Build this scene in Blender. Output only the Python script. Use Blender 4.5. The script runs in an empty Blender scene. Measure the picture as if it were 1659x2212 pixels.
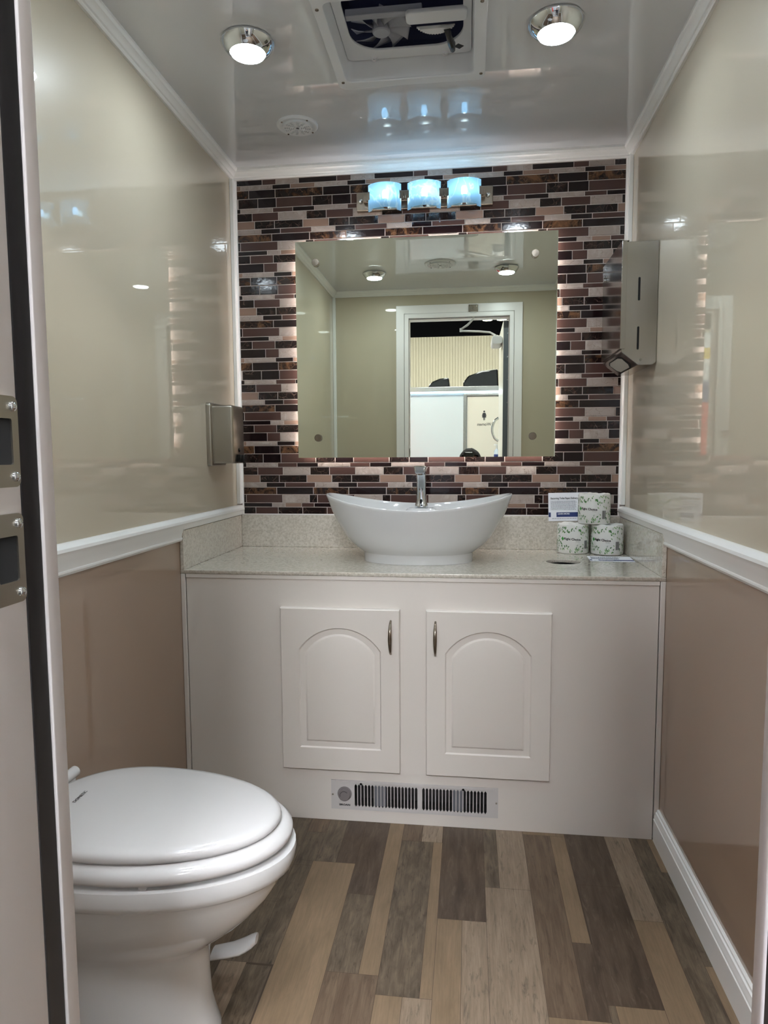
import bpy, bmesh, math, random
from mathutils import Vector, Matrix
random.seed(7)
SC = bpy.context.scene
COL = SC.collection
PI = math.pi

def lin(r, g, b):
    f = lambda c: (c/255/12.92) if c <= 10 else ((c/255+0.055)/1.055)**2.4
    return (f(r), f(g), f(b), 1.0)

# ------------------------------------------------------------ camera
F, YAW, PIT, ROL, U0, V0 = 1470.6, 0.126718, -0.0888626, 0.005935, -4.03, 8.42
CAM = Vector((0.85923, -2.47691, 1.09804))
Rz = Matrix.Rotation(YAW, 3, 'Z'); Rx = Matrix.Rotation(PIT, 3, 'X'); Ry = Matrix.Rotation(ROL, 3, 'Y')
M3 = Rz @ Rx @ Ry
cd = bpy.data.cameras.new('camera'); cam = bpy.data.objects.new('camera', cd); COL.objects.link(cam)
right, fwd, up = M3.col[0], M3.col[1], M3.col[2]
mw = Matrix.Identity(4)
for i in range(3):
    mw[i][0] = right[i]; mw[i][1] = up[i]; mw[i][2] = -fwd[i]; mw[i][3] = CAM[i]
cam.matrix_world = mw
cd.sensor_fit = 'VERTICAL'; cd.sensor_height = 36; cd.lens = F/2212*36
cd.shift_x = -U0/2212; cd.shift_y = V0/2212; cd.clip_start = 0.003
SC.camera = cam

# ------------------------------------------------------------ light levels, exposure
vs = SC.view_settings
vs.view_transform = 'Standard'; vs.look = 'None'; vs.exposure = 0.32; vs.gamma = 1.0
L_CEIL = 150.0      # radiance of the puck lights
L_BULB = 40.0      # vanity bulbs
L_STRIP = 23.0     # led tape behind the mirror
L_HALL = 100.0       # added fill panels over the hall
w = bpy.data.worlds.new('world'); SC.world = w; w.use_nodes = True
w.node_tree.nodes['Background'].inputs[0].default_value = (0.9, 0.93, 1.0, 1)
w.node_tree.nodes['Background'].inputs[1].default_value = 0.10
SC.cycles.max_bounces = 12; SC.cycles.glossy_bounces = 8; SC.cycles.transmission_bounces = 8
SC.cycles.diffuse_bounces = 6
SC.cycles.sample_clamp_indirect = 6

# ------------------------------------------------------------ materials
MATS = {}
def mat(name, color, rough=0.5, metal=0.0, spec=0.5, coat=0.0, coatr=0.05, cior=1.5, bump=None, emis=None, estr=0.0, trans=0.0, ior=1.5):
    """bump = (scale xyz, strength, distance)"""
    m = bpy.data.materials.new(name); m.use_nodes = True
    nt = m.node_tree; b = nt.nodes['Principled BSDF']
    b.inputs['Base Color'].default_value = color
    b.inputs['Roughness'].default_value = rough; b.inputs['Metallic'].default_value = metal
    b.inputs['Specular IOR Level'].default_value = spec
    b.inputs['Coat Weight'].default_value = coat; b.inputs['Coat Roughness'].default_value = coatr; b.inputs['Coat IOR'].default_value = cior
    b.inputs['IOR'].default_value = ior; b.inputs['Transmission Weight'].default_value = trans
    if emis:
        b.inputs['Emission Color'].default_value = emis; b.inputs['Emission Strength'].default_value = estr
    if bump:
        sc, st, di = bump
        tc = nt.nodes.new('ShaderNodeTexCoord'); mp = nt.nodes.new('ShaderNodeMapping')
        mp.inputs['Scale'].default_value = sc
        nz = nt.nodes.new('ShaderNodeTexNoise'); nz.inputs['Scale'].default_value = 1.0; nz.inputs['Detail'].default_value = 2
        bp = nt.nodes.new('ShaderNodeBump'); bp.inputs['Strength'].default_value = st; bp.inputs['Distance'].default_value = di
        nt.links.new(tc.outputs['Object'], mp.inputs[0]); nt.links.new(mp.outputs[0], nz.inputs['Vector'])
        nt.links.new(nz.outputs[0], bp.inputs['Height']); nt.links.new(bp.outputs[0], b.inputs['Normal']); nt.links.new(bp.outputs[0], b.inputs['Coat Normal'])
    MATS[name] = m
    return m

def ramp(nt, pts, src):
    r = nt.nodes.new('ShaderNodeValToRGB')
    el = r.color_ramp.elements
    while len(el) < len(pts): el.new(0.5)
    for e, (p, c) in zip(el, pts): e.position = p; e.color = c
    nt.links.new(src, r.inputs[0]); return r

def noise(nt, scale, detail=4, dist=0.0, sc3=(1, 1, 1), rough=0.5, off=(0, 0, 0)):
    tc = nt.nodes.new('ShaderNodeTexCoord'); mp = nt.nodes.new('ShaderNodeMapping')
    mp.inputs['Scale'].default_value = sc3; mp.inputs['Location'].default_value = off
    n = nt.nodes.new('ShaderNodeTexNoise'); n.inputs['Scale'].default_value = scale
    n.inputs['Detail'].default_value = detail; n.inputs['Distortion'].default_value = dist; n.inputs['Roughness'].default_value = rough
    nt.links.new(tc.outputs['Object'], mp.inputs[0]); nt.links.new(mp.outputs[0], n.inputs['Vector'])
    return n.outputs[0]

def mix(nt, fac, a, b):
    m = nt.nodes.new('ShaderNodeMix'); m.data_type = 'RGBA'
    for s, k in ((fac, 0), (a, 6), (b, 7)):
        if hasattr(s, 'default_value') or hasattr(s, 'links'): nt.links.new(s, m.inputs[k])
        else: m.inputs[k].default_value = s
    return m.outputs[2]

WAVE = ((30, 30, 18), 0.2, 0.00006)
wall_cream = mat('cream_panel', lin(188, 178, 159), 0.35, spec=0.15, coat=1.0, coatr=0.0, cior=1.62, bump=WAVE)
wall_taupe = mat('taupe_panel', lin(150, 127, 108), 0.35, spec=0.15, coat=1.0, coatr=0.0, cior=1.62, bump=WAVE)
ceil_m = mat('ceiling_panel', lin(208, 210, 214), 0.35, spec=0.4, coat=1.0, coatr=0.0, cior=1.62, bump=((30, 24, 6), 0.2, 0.00006))
trim_m = mat('white_trim', lin(236, 236, 234), 0.22)
frame_m = mat('white_frame', lin(238, 234, 235), 0.3)
caulk_m = mat('white_caulk', lin(244, 242, 240), 0.5)
cab_m = mat('white_cabinet', lin(216, 209, 202), 0.38, bump=((900, 900, 260), 0.06, 0.0004))
rubber = mat('black_rubber', lin(16, 16, 22), 0.55)
black_pl = mat('black_plastic', lin(10, 10, 11), 0.25)
black_hole = mat('black_void', lin(4, 4, 5), 0.9)
chrome = mat('chrome', lin(212, 216, 220), 0.05, 1.0)
steel = mat('stainless_steel', lin(158, 154, 148), 0.14, 1.0, bump=((60, 500, 8), 0.05, 0.0004))
steel_dk = mat('brushed_steel', lin(165, 160, 150), 0.3, 1.0, bump=((300, 300, 10), 0.08, 0.0004))
nickel = mat('satin_nickel', lin(140, 130, 118), 0.25, 1.0)
porcelain = mat('porcelain', lin(214, 214, 214), 0.08, coat=0.5)
porc_sink = mat('sink_porcelain', lin(198, 199, 199), 0.07, coat=0.5)
seat_m = mat('toilet_seat_white', lin(214, 212, 212), 0.16, coat=0.3)
white_pl = mat('white_plastic', lin(205, 205, 206), 0.4)
vent_pl = mat('vent_plastic', lin(214, 216, 220), 0.4)
vent_dk = mat('smoked_lid', lin(34, 38, 62), 0.3)
fan_m = mat('fan_plastic', lin(150, 152, 160), 0.45)
mirror_m = mat('mirror_glass', lin(227, 231, 216), 0.0, 1.0)
mirror_edge = mat('mirror_edge', lin(190, 205, 195), 0.2)
heater_m = mat('heater_grille_paint', lin(196, 192, 190), 0.45)
heater_in = mat('heater_inside', lin(40, 38, 38), 0.6)
heater_fin = mat('heater_inner_plate', lin(120, 122, 128), 0.45, 0.3)
knob_m = mat('grey_knob', lin(120, 114, 114), 0.5)
paper = mat('white_paper', lin(232, 234, 240), 0.6)
towel_paper = mat('towel_paper', lin(178, 176, 172), 0.8)
navy = mat('navy_ink', lin(28, 48, 104), 0.5)
ink = mat('black_ink', lin(22, 24, 30), 0.5)
ink_l = mat('grey_ink', lin(110, 116, 128), 0.6)
tp_m = mat('roll_wrapper', lin(226, 226, 222), 0.55, bump=((60, 60, 60), 0.3, 0.001))
leaf1 = mat('leaf_dark_green', lin(62, 118, 58), 0.55)
leaf2 = mat('leaf_pale_green', lin(140, 176, 122), 0.55)
leaf3 = mat('leaf_grey', lin(176, 184, 172), 0.55)
green_logo = mat('logo_green', lin(70, 160, 72), 0.5)
led_white = mat('led_diffuser', lin(255, 255, 255), 0.4, emis=lin(232, 246, 255), estr=L_CEIL)
led_strip = mat('led_strip', lin(255, 255, 255), 0.4, emis=lin(255, 240, 234), estr=L_STRIP)
bulb_m = mat('led_bulb', lin(255, 255, 255), 0.4, emis=lin(188, 228, 255), estr=L_BULB)
hall_fill_glow = mat('hall_fill_lamp', lin(255, 255, 255), 0.4, emis=lin(248, 250, 255), estr=L_HALL)  # emission of the added, unseen fill panels in the hall
hall_spot_m = mat('hall_spot', lin(255, 255, 255), 0.4, emis=lin(255, 253, 225), estr=14)
rail_led = mat('rail_led', lin(255, 255, 255), 0.4, emis=lin(200, 225, 255), estr=8.0)
alum = mat('aluminium', lin(190, 190, 190), 0.25, 1.0)
trailer_w = mat('trailer_white', lin(172, 179, 182), 0.15)
trailer_door = mat('trailer_door_white', lin(182, 178, 167), 0.3)
hall_black = mat('hall_black', lin(2, 2, 3), 0.9, spec=0.05)
hinge_m = mat('hinge_grey', lin(88, 92, 98), 0.4)
hall_floor = mat('hall_floor', lin(110, 108, 104), 0.35)
ac_black = mat('gloss_black', lin(3, 3, 4), 0.12, spec=0.4)
skin_m = mat('skin', lin(206, 156, 130), 0.5)
hair_m = mat('black_hair', lin(9, 7, 6), 0.8, spec=0.05, bump=((90, 30, 30), 0.6, 0.003))
shirt_m = mat('dark_shirt', lin(40, 42, 50), 0.8)
jeans_m = mat('dark_trousers', lin(35, 38, 50), 0.85)
phone_m = mat('phone_black', lin(8, 8, 10), 0.15)
ban_y = mat('banner_yellow', lin(235, 200, 60), 0.6)
ban_b = mat('banner_blue', lin(60, 84, 130), 0.6)
ban_r = mat('banner_red', lin(214, 74, 60), 0.6)
ban_w = mat('banner_white', lin(235, 235, 235), 0.6)
clear_pl = mat('clear_bottle', lin(225, 235, 245), 0.1, trans=0.7)

# frosted blue glass of the vanity shades
shade_m = bpy.data.materials.new('frosted_glass'); shade_m.use_nodes = True
nt = shade_m.node_tree; nt.nodes.remove(nt.nodes['Principled BSDF']); out = nt.nodes['Material Output']
tl = nt.nodes.new('ShaderNodeBsdfTranslucent'); df = nt.nodes.new('ShaderNodeBsdfDiffuse')
gl = nt.nodes.new('ShaderNodeBsdfGlossy'); gl.inputs['Roughness'].default_value = 0.08
rf = nt.nodes.new('ShaderNodeBsdfRefraction'); rf.inputs['Roughness'].default_value = 0.36; rf.inputs['IOR'].default_value = 1.08
vein = ramp(nt, [(0.46, lin(178, 218, 240)), (0.5, lin(240, 252, 255)), (0.54, lin(178, 218, 240))],
            noise(nt, 14, 3, 1.2, (1.3, 1, 0.6)))
for n in (tl, df): nt.links.new(vein.outputs[0], n.inputs['Color'])
rf.inputs['Color'].default_value = lin(200, 235, 255)
m1 = nt.nodes.new('ShaderNodeMixShader'); m1.inputs[0].default_value = 0.25
nt.links.new(tl.outputs[0], m1.inputs[1]); nt.links.new(df.outputs[0], m1.inputs[2])
m2 = nt.nodes.new('ShaderNodeMixShader'); m2.inputs[0].default_value = 0.3
nt.links.new(m1.outputs[0], m2.inputs[1]); nt.links.new(rf.outputs[0], m2.inputs[2])
fr = nt.nodes.new('ShaderNodeFresnel'); fr.inputs[0].default_value = 1.45
m3 = nt.nodes.new('ShaderNodeMixShader'); nt.links.new(fr.outputs[0], m3.inputs[0])
nt.links.new(m2.outputs[0], m3.inputs[1]); nt.links.new(gl.outputs[0], m3.inputs[2])
nt.links.new(m3.outputs[0], out.inputs[0])

shade_in = bpy.data.materials.new('clear_glass_back'); shade_in.use_nodes = True
_n = shade_in.node_tree; _n.nodes.remove(_n.nodes['Principled BSDF']); _t = _n.nodes.new('ShaderNodeBsdfTransparent'); _t.inputs[0].default_value = lin(236, 246, 252)
_n.links.new(_t.outputs[0], _n.nodes['Material Output'].inputs[0])
def speckle():
    m = mat('speckled_solid_surface', lin(196, 190, 178), 0.12, coat=0.6, coatr=0.03)
    nt = m.node_tree; b = nt.nodes['Principled BSDF']
    a = ramp(nt, [(0.35, lin(186, 179, 166)), (0.62, lin(208, 202, 191))], noise(nt, 130, 3))
    d = ramp(nt, [(0.63, (0, 0, 0, 1)), (0.69, (1, 1, 1, 1))], noise(nt, 480, 1.5, off=(3, 5, 1)))
    d2 = ramp(nt, [(0.68, (0, 0, 0, 1)), (0.73, (1, 1, 1, 1))], noise(nt, 300, 2, off=(9, 1, 4)))
    c = mix(nt, d.outputs[0], a.outputs[0], lin(140, 128, 116))
    c = mix(nt, d2.outputs[0], c, lin(118, 104, 92))
    nt.links.new(c, b.inputs['Base Color']); return m
stone = speckle()

TB = ((80, 80, 100), 0.25, 0.0005)
tD = mat('dark_glass_tile', lin(25, 15, 17), 0.08, spec=0.4, bump=TB)
tB = mat('brown_glass_tile', lin(72, 52, 48), 0.09, spec=0.4, bump=TB)
tT = mat('tan_glass_tile', lin(134, 110, 97), 0.1, spec=0.4, bump=TB)
grout = mat('tile_grout', lin(192, 180, 174), 0.5)
def marble(name, base, vein1, vein2, w1, off, vw=0.012, va=0.8):
    m = mat(name, base, 0.09, spec=0.4, bump=TB); nt = m.node_tree; b = nt.nodes['Principled BSDF']
    tc = nt.nodes.new('ShaderNodeTexCoord'); mp = nt.nodes.new('ShaderNodeMapping'); mp.inputs['Scale'].default_value = (1, 1, 1.3); mp.inputs['Location'].default_value = off
    nz = nt.nodes.new('ShaderNodeTexNoise'); nz.inputs['Scale'].default_value = 30; nz.inputs['Detail'].default_value = 3
    ad = nt.nodes.new('ShaderNodeMix'); ad.data_type = 'VECTOR'; ad.inputs[0].default_value = 0.03
    vo = nt.nodes.new('ShaderNodeTexVoronoi'); vo.feature = 'DISTANCE_TO_EDGE'; vo.inputs['Scale'].default_value = 42
    nt.links.new(tc.outputs['Object'], mp.inputs[0]); nt.links.new(mp.outputs[0], nz.inputs['Vector'])
    nt.links.new(mp.outputs[0], ad.inputs[4]); nt.links.new(nz.outputs['Color'], ad.inputs[5]); nt.links.new(ad.outputs[1], vo.inputs['Vector'])
    v = ramp(nt, [(0.0, (va, va, va, 1)), (vw*2.2, (0, 0, 0, 1))], vo.outputs['Distance'])
    msk = ramp(nt, [(0.44, (0, 0, 0, 1)), (0.56, (1, 1, 1, 1))], noise(nt, 24, 2, 0, (1, 1, 1), 0.5, (off[1], 4, 2)))
    ml = nt.nodes.new('ShaderNodeMath'); ml.operation = 'MULTIPLY'; nt.links.new(v.outputs[0], ml.inputs[0]); nt.links.new(msk.outputs[0], ml.inputs[1])
    n2 = noise(nt, 16, 6, 1.0, (1.2, 1, 1.0), 0.68, (off[1], off[0], 2))
    g = ramp(nt, [(w1, (0, 0, 0, 1)), (min(w1+0.16, 1), (1, 1, 1, 1))], n2)
    c = mix(nt, g.outputs[0], base, vein2)
    c = mix(nt, ml.outputs[0], c, vein1)
    nt.links.new(c, b.inputs['Base Color']); return m
tE = marble('emperador_tile', lin(25, 17, 17), lin(112, 93, 84), lin(50, 34, 29), 0.52, (1, 3, 0))
tG = marble('gold_veined_tile', lin(30, 18, 17), lin(136, 108, 86), lin(104, 73, 50), 0.47, (5, 2, 0))
tM = marble('light_marble_tile', lin(152, 140, 134), lin(100, 82, 74), lin(170, 159, 152), 0.5, (7, 8, 0))
TM = {'D': tD, 'B': tB, 'T': tT, 'E': tE, 'G': tG, 'M': tM}

def plank(name, a, b_, streak, s2=0.5, sc=(14, 1.6, 1), off=(0, 0, 0)):
    m = mat(name, a, 0.42, spec=0.35); nt = m.node_tree; b = nt.nodes['Principled BSDF']
    r1 = ramp(nt, [(0.35, a), (0.68, b_)], noise(nt, 5, 6, 0.6, sc, 0.62, off))
    g = ramp(nt, [(0.56, (0, 0, 0, 1)), (0.72, (1, 1, 1, 1))], noise(nt, 16, 5, 0.8, (sc[0]*0.6, 0.9, 1), 0.7, (off[1]+2, 3, 0)))
    ml = nt.nodes.new('ShaderNodeMath'); ml.operation = 'MULTIPLY'; ml.inputs[1].default_value = s2
    nt.links.new(g.outputs[0], ml.inputs[0])
    fine = ramp(nt, [(0.30, (.62, .60, .58, 1)), (0.62, (1.04, 1.04, 1.04, 1))], noise(nt, 1, 5, 0.4, (240, 12, 1), 0.7, (off[0], off[1]*3, 0)))
    fm = nt.nodes.new('ShaderNodeMix'); fm.data_type = 'RGBA'; fm.blend_type = 'MULTIPLY'; fm.inputs[0].default_value = 0.35+0.5*s2
    nt.links.new(mix(nt, ml.outputs[0], r1.outputs[0], streak), fm.inputs[6]); nt.links.new(fine.outputs[0], fm.inputs[7])
    nt.links.new(fm.outputs[2], b.inputs['Base Color'])
    return m
PK = {'T': plank('tan_plank', lin(122, 103, 81), lin(136, 115, 92), lin(106, 88, 69), 0.3, (5, 1.2, 1)),
      'L': plank('light_weathered_plank', lin(130, 113, 95), lin(148, 130, 111), lin(72, 62, 53), 0.8, (9, 1.3, 1), (4, 1, 0)),
      'G': plank('grey_weathered_plank', lin(80, 69, 56), lin(116, 101, 84), lin(44, 38, 32), 0.85, (10, 2.4, 1), (1, 7, 0)),
      'B': plank('brown_grain_plank', lin(92, 75, 60), lin(115, 97, 79), lin(62, 50, 40), 0.7, (11, 1.2, 1), (2, 2, 0)),
      'D': plank('dark_plank', lin(68, 55, 44), lin(96, 81, 67), lin(132, 116, 99), 0.35, (8, 1.3, 1), (3, 9, 0)),
      'S': mat('plank_seam', lin(66, 52, 42), 0.7)}
def corrugated():
    m = mat('cream_corrugated', lin(150, 143, 126), 0.6, spec=0.2); return m
corr = corrugated()

# ------------------------------------------------------------ helpers
def obj(name, bm, mats, parent=None, smooth=True, angle=35, bev=0.0, bseg=2):
    me = bpy.data.meshes.new(name)
    bmesh.ops.recalc_face_normals(bm, faces=bm.faces)
    bm.to_mesh(me); bm.free()
    return objm(name, me, mats, parent, smooth, angle, bev, bseg)

def objm(name, me, mats, parent=None, smooth=True, angle=35, bev=0.0, bseg=2):
    if not isinstance(mats, (list, tuple)): mats = [mats]
    for m in mats: me.materials.append(m)
    if smooth:
        me.shade_smooth(); me.set_sharp_from_angle(angle=math.radians(angle))
    o = bpy.data.objects.new(name, me); COL.objects.link(o)
    if parent: o.parent = parent
    if bev > 0:
        b = o.modifiers.new('bevel', 'BEVEL'); b.width = bev; b.segments = bseg; b.limit_method = 'ANGLE'
        b.angle_limit = math.radians(40); b.harden_normals = False
    return o

def thing(name, label, cat, group=None, loc=None):
    o = bpy.data.objects.new(name, None); COL.objects.link(o); o.empty_display_size = 0.05
    o['label'] = label; o['category'] = cat
    if group: o['group'] = group
    if loc: o.location = loc
    return o
def tag(o, label, cat, group=None):
    o['label'] = label; o['category'] = cat
    if group: o['group'] = group
    return o
def struct(o, label=None):
    o['kind'] = 'structure'
    if label: o['label'] = label
    return o
def copy_tree(o, parent=None):
    c = o.copy(); COL.objects.link(c)
    if parent: c.parent = parent
    for ch in list(o.children): copy_tree(ch, c)
    return c

def bx(bm, x0, x1, y0, y1, z0, z1, mi=0):
    v = [bm.verts.new(p) for p in ((x0,y0,z0),(x1,y0,z0),(x1,y1,z0),(x0,y1,z0),(x0,y0,z1),(x1,y0,z1),(x1,y1,z1),(x0,y1,z1))]
    for f in ((0,3,2,1),(4,5,6,7),(0,1,5,4),(1,2,6,5),(2,3,7,6),(3,0,4,7)):
        fc = bm.faces.new([v[i] for i in f]); fc.material_index = mi
    return v
def box(name, x0, x1, y0, y1, z0, z1, m, parent=None, bev=0.0, seg=2):
    bm = bmesh.new(); bx(bm, x0, x1, y0, y1, z0, z1); return obj(name, bm, m, parent, bev=bev, bseg=seg)

def cyl(bm, p0, p1, r0, r1=None, n=24, caps=True, mi=0):
    p0, p1 = Vector(p0), Vector(p1); r1 = r0 if r1 is None else r1
    d = (p1-p0).normalized(); a = d.orthogonal().normalized(); b = d.cross(a)
    R0 = [bm.verts.new(p0+(a*math.cos(t)+b*math.sin(t))*r0) for t in [2*PI*i/n for i in range(n)]]
    R1 = [bm.verts.new(p1+(a*math.cos(t)+b*math.sin(t))*r1) for t in [2*PI*i/n for i in range(n)]]
    for i in range(n):
        f = bm.faces.new((R0[i], R0[(i+1) % n], R1[(i+1) % n], R1[i])); f.material_index = mi
    if caps:
        bm.faces.new(R0[::-1]).material_index = mi; bm.faces.new(R1).material_index = mi

def lathe(bm, prof, c, axis='Z', n=48, sign=1, mi=0):
    """prof = [(r, h)], revolved about axis through c"""
    rings = []
    for r, h in prof:
        ring = []
        for i in range(n):
            t = 2*PI*i/n; a, b = r*math.cos(t), r*math.sin(t); h_ = h*sign
            p = {'Z': (a, b, h_), 'Y': (a, h_, b), 'X': (h_, a, b)}[axis]
            ring.append(bm.verts.new(Vector(c)+Vector(p)))
        rings.append(ring)
    for A, B in zip(rings, rings[1:]):
        for i in range(n):
            f = bm.faces.new((A[i], A[(i+1) % n], B[(i+1) % n], B[i])); f.material_index = mi
    if prof[0][0] > 1e-5: bm.faces.new(rings[0]).material_index = mi
    if prof[-1][0] > 1e-5: bm.faces.new(rings[-1][::-1]).material_index = mi
    return rings

def loft(bm, rings, cap0=True, cap1=True, mi=0):
    R = [[bm.verts.new(p) for p in r] for r in rings]; n = len(R[0])
    for A, B in zip(R, R[1:]):
        for i in range(n):
            f = bm.faces.new((A[i], A[(i+1) % n], B[(i+1) % n], B[i])); f.material_index = mi
    if cap0: bm.faces.new(R[0][::-1]).material_index = mi
    if cap1: bm.faces.new(R[-1]).material_index = mi

def tube(bm, pts, r, n=12, mi=0):
    """round tube through points; r float or list"""
    pts = [Vector(p) for p in pts]; rings = []
    d0 = (pts[1]-pts[0]).normalized(); a = d0.orthogonal().normalized()
    for i, p in enumerate(pts):
        d = (pts[min(i+1, len(pts)-1)]-pts[max(i-1, 0)]).normalized()
        a = (a-d*a.dot(d)).normalized(); b = d.cross(a)
        rr = r[i] if isinstance(r, (list, tuple)) else r
        rings.append([p+(a*math.cos(t)+b*math.sin(t))*rr for t in [2*PI*k/n for k in range(n)]])
    loft(bm, rings, mi=mi)

def curve_mesh(cu):
    o = bpy.data.objects.new('tmp', cu); COL.objects.link(o)
    dg = bpy.context.evaluated_depsgraph_get(); dg.update()
    me = bpy.data.meshes.new_from_object(o.evaluated_get(dg))
    bpy.data.objects.remove(o); bpy.data.curves.remove(cu)
    return me

def poly(loops, plane, pos, depth, bevel=0.0, bres=2):
    """flat shape with holes, thickness depth, front face at pos (towards -y / -z / +x).
    plane 'XZ': loop=(x,z), occupies y in [pos, pos+depth]; 'XY': z in [pos, pos+depth]; 'YZ': x in [pos-depth,pos]"""
    cu = bpy.data.curves.new('c', 'CURVE'); cu.dimensions = '2D'; cu.fill_mode = 'BOTH'
    cu.extrude = depth/2-bevel; cu.bevel_depth = bevel; cu.bevel_resolution = bres; cu.offset = -bevel
    for lp in loops:
        s = cu.splines.new('POLY'); s.points.add(len(lp)-1); s.use_cyclic_u = True
        for p, q in zip(s.points, lp): p.co = (q[0], q[1], 0, 1)
    me = curve_mesh(cu)
    for v in me.vertices:
        x, y, z = v.co
        if plane == 'XZ': v.co = (x, pos+depth/2-z, y)
        elif plane == 'XY': v.co = (x, y, pos+depth/2+z)
        else: v.co = (pos-depth/2+z, x, y)
    return me

def rrect(x0, x1, y0, y1, r, n=6):
    pts = []
    for cx, cy, a0 in ((x1-r, y1-r, 0), (x0+r, y1-r, 90), (x0+r, y0+r, 180), (x1-r, y0+r, 270)):
        for i in range(n+1):
            t = math.radians(a0+90*i/n); pts.append((cx+r*math.cos(t), cy+r*math.sin(t)))
    return pts
def circ(cx, cy, r, n=32): return [(cx+r*math.cos(2*PI*i/n), cy+r*math.sin(2*PI*i/n)) for i in range(n)]

def text_mesh(s, size, extrude=0.0002, align='CENTER', offset=0.0):
    cu = bpy.data.curves.new('t', 'FONT'); cu.body = s; cu.size = size; cu.extrude = extrude
    cu.align_x = align; cu.align_y = 'CENTER'; cu.offset = offset; cu.resolution_u = 3
    return curve_mesh(cu)
def text(name, s, size, mtx, m, parent, align='CENTER', sx=1.0, offset=0.0):
    me = text_mesh(s, size, 0.0002, align, offset)
    me.transform(mtx @ Matrix.Diagonal((sx, 1, 1, 1)))
    return objm(name, me, m, parent, smooth=False)
FRONT = Matrix.Rotation(PI/2, 4, 'X')            # text facing -y (to the camera)

def join_me(bm, me, mi=0, mtx=None):
    t = bmesh.new(); t.from_mesh(me)
    if mtx: t.transform(mtx)
    for f in t.faces: f.material_index = mi
    m2 = bpy.data.meshes.new('j'); t.to_mesh(m2); t.free(); bm.from_mesh(m2); bpy.data.meshes.remove(m2)

# ------------------------------------------------------------ room
W, L, H = 1.40, 1.92, 2.1225
RT, RB = 0.9155, 0.8457          # chair rail top and bottom
VX0, VX1, VY0, VY1 = 0.52, 0.868, -0.872, -0.533   # roof vent hole
def quad(bm, pts, mi=0):
    f = bm.faces.new([bm.verts.new(p) for p in pts]); f.material_index = mi

def side_wall(name, x, x2):
    bm = bmesh.new()
    zz = (RB+RT)/2
    bx(bm, min(x, x2), max(x, x2), -L, 0.0, zz, H+0.03, 0)
    bx(bm, min(x, x2), max(x, x2), -L, 0.0, -0.03, zz, 1)
    return struct(obj(name, bm, [wall_cream, wall_taupe], smooth=False))
side_wall('wall_left', 0.0, -0.04)
side_wall('wall_right', W, W+0.04)

# ceiling with the vent opening
me = poly([[(-0.04, 0.04), (W+0.04, 0.04), (W+0.04, -L-0.1), (-0.04, -L-0.1)], rrect(VX0, VX1, VY0, VY1, 0.02)], 'XY', H, 0.03)
struct(objm('ceiling', me, ceil_m, smooth=False))

# floor: planks laid lengthwise, each with its own grain
PL = [(.0,.326,-1.13,-1.6,'G'),(.33,.395,-.54,-.93,'G'),(.395,.451,-.54,-.612,'B'),(.395,.451,-.612,-.753,'G'),(.395,.445,-.753,-.775,'G'),
 (.395,.445,-.775,-1.135,'G'),(.326,.395,-.93,-1.135,'G'),(.326,.385,-1.135,-1.6,'L'),(.385,.442,-1.14,-1.92,'G'),
 (.451,.507,-.54,-.753,'G'),(.507,.561,-.54,-.753,'D'),(.561,.632,-.54,-.878,'D'),(.445,.561,-.753,-1.92,'T'),
 (.561,.632,-.878,-1.14,'G'),(.632,.675,-.54,-1.14,'T'),(.561,.675,-1.14,-1.92,'B'),
 (.675,.731,-.54,-.627,'B'),(.731,.790,-.54,-.627,'L'),(.675,.765,-.627,-1.19,'G'),(.765,.791,-.627,-1.19,'T'),
 (.675,.731,-1.19,-1.92,'T'),(.731,.791,-1.19,-1.92,'L'),
 (.791,.906,-.54,-.945,'D'),(.906,.943,-.54,-.813,'G'),(.943,1.020,-.54,-.813,'L'),
 (.791,.849,-.945,-1.92,'T'),(.849,.906,-.945,-1.92,'L'),(.906,1.020,-.813,-1.92,'L'),
 (1.020,1.115,-.54,-.556,'T'),(1.020,1.096,-.556,-1.205,'B'),(1.096,1.138,-.556,-.99,'T'),(1.115,1.138,-.54,-.556,'T'),
 (1.096,1.140,-.99,-1.205,'D'),(1.020,1.140,-1.205,-1.92,'T'),
 (1.138,1.25,-.54,-.775,'D'),(1.14,1.25,-.775,-1.162,'D'),(1.140,1.155,-1.162,-1.92,'G'),(1.155,1.25,-1.162,-1.92,'T'),
 (1.25,1.319,-.54,-.897,'L'),(1.25,1.319,-.897,-1.92,'T'),(1.319,1.368,-.54,-1.92,'G'),
 (1.368,1.40,-.54,-.697,'T'),(1.368,1.40,-.697,-1.03,'G'),(1.368,1.40,-1.03,-1.92,'T'),
 (.0,.326,-.93,-1.13,'B'),(.0,.33,-.54,-.93,'T'),(.0,.326,-1.6,-1.92,'L')]
bm = bmesh.new(); keys = list('TLGBDS')
bx(bm, 0, W, -L-0.08, 0, -0.03, -0.0006, 5)
for x0, x1, y1, y0, k in PL:
    g = 0.0004
    quad(bm, ((x0+g, y0+g, 0), (x1-g, y0+g, 0), (x1-g, y1-g, 0), (x0+g, y1-g, 0)), keys.index(k))
struct(obj('floor', bm, [PK[k] for k in keys], smooth=False))

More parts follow.
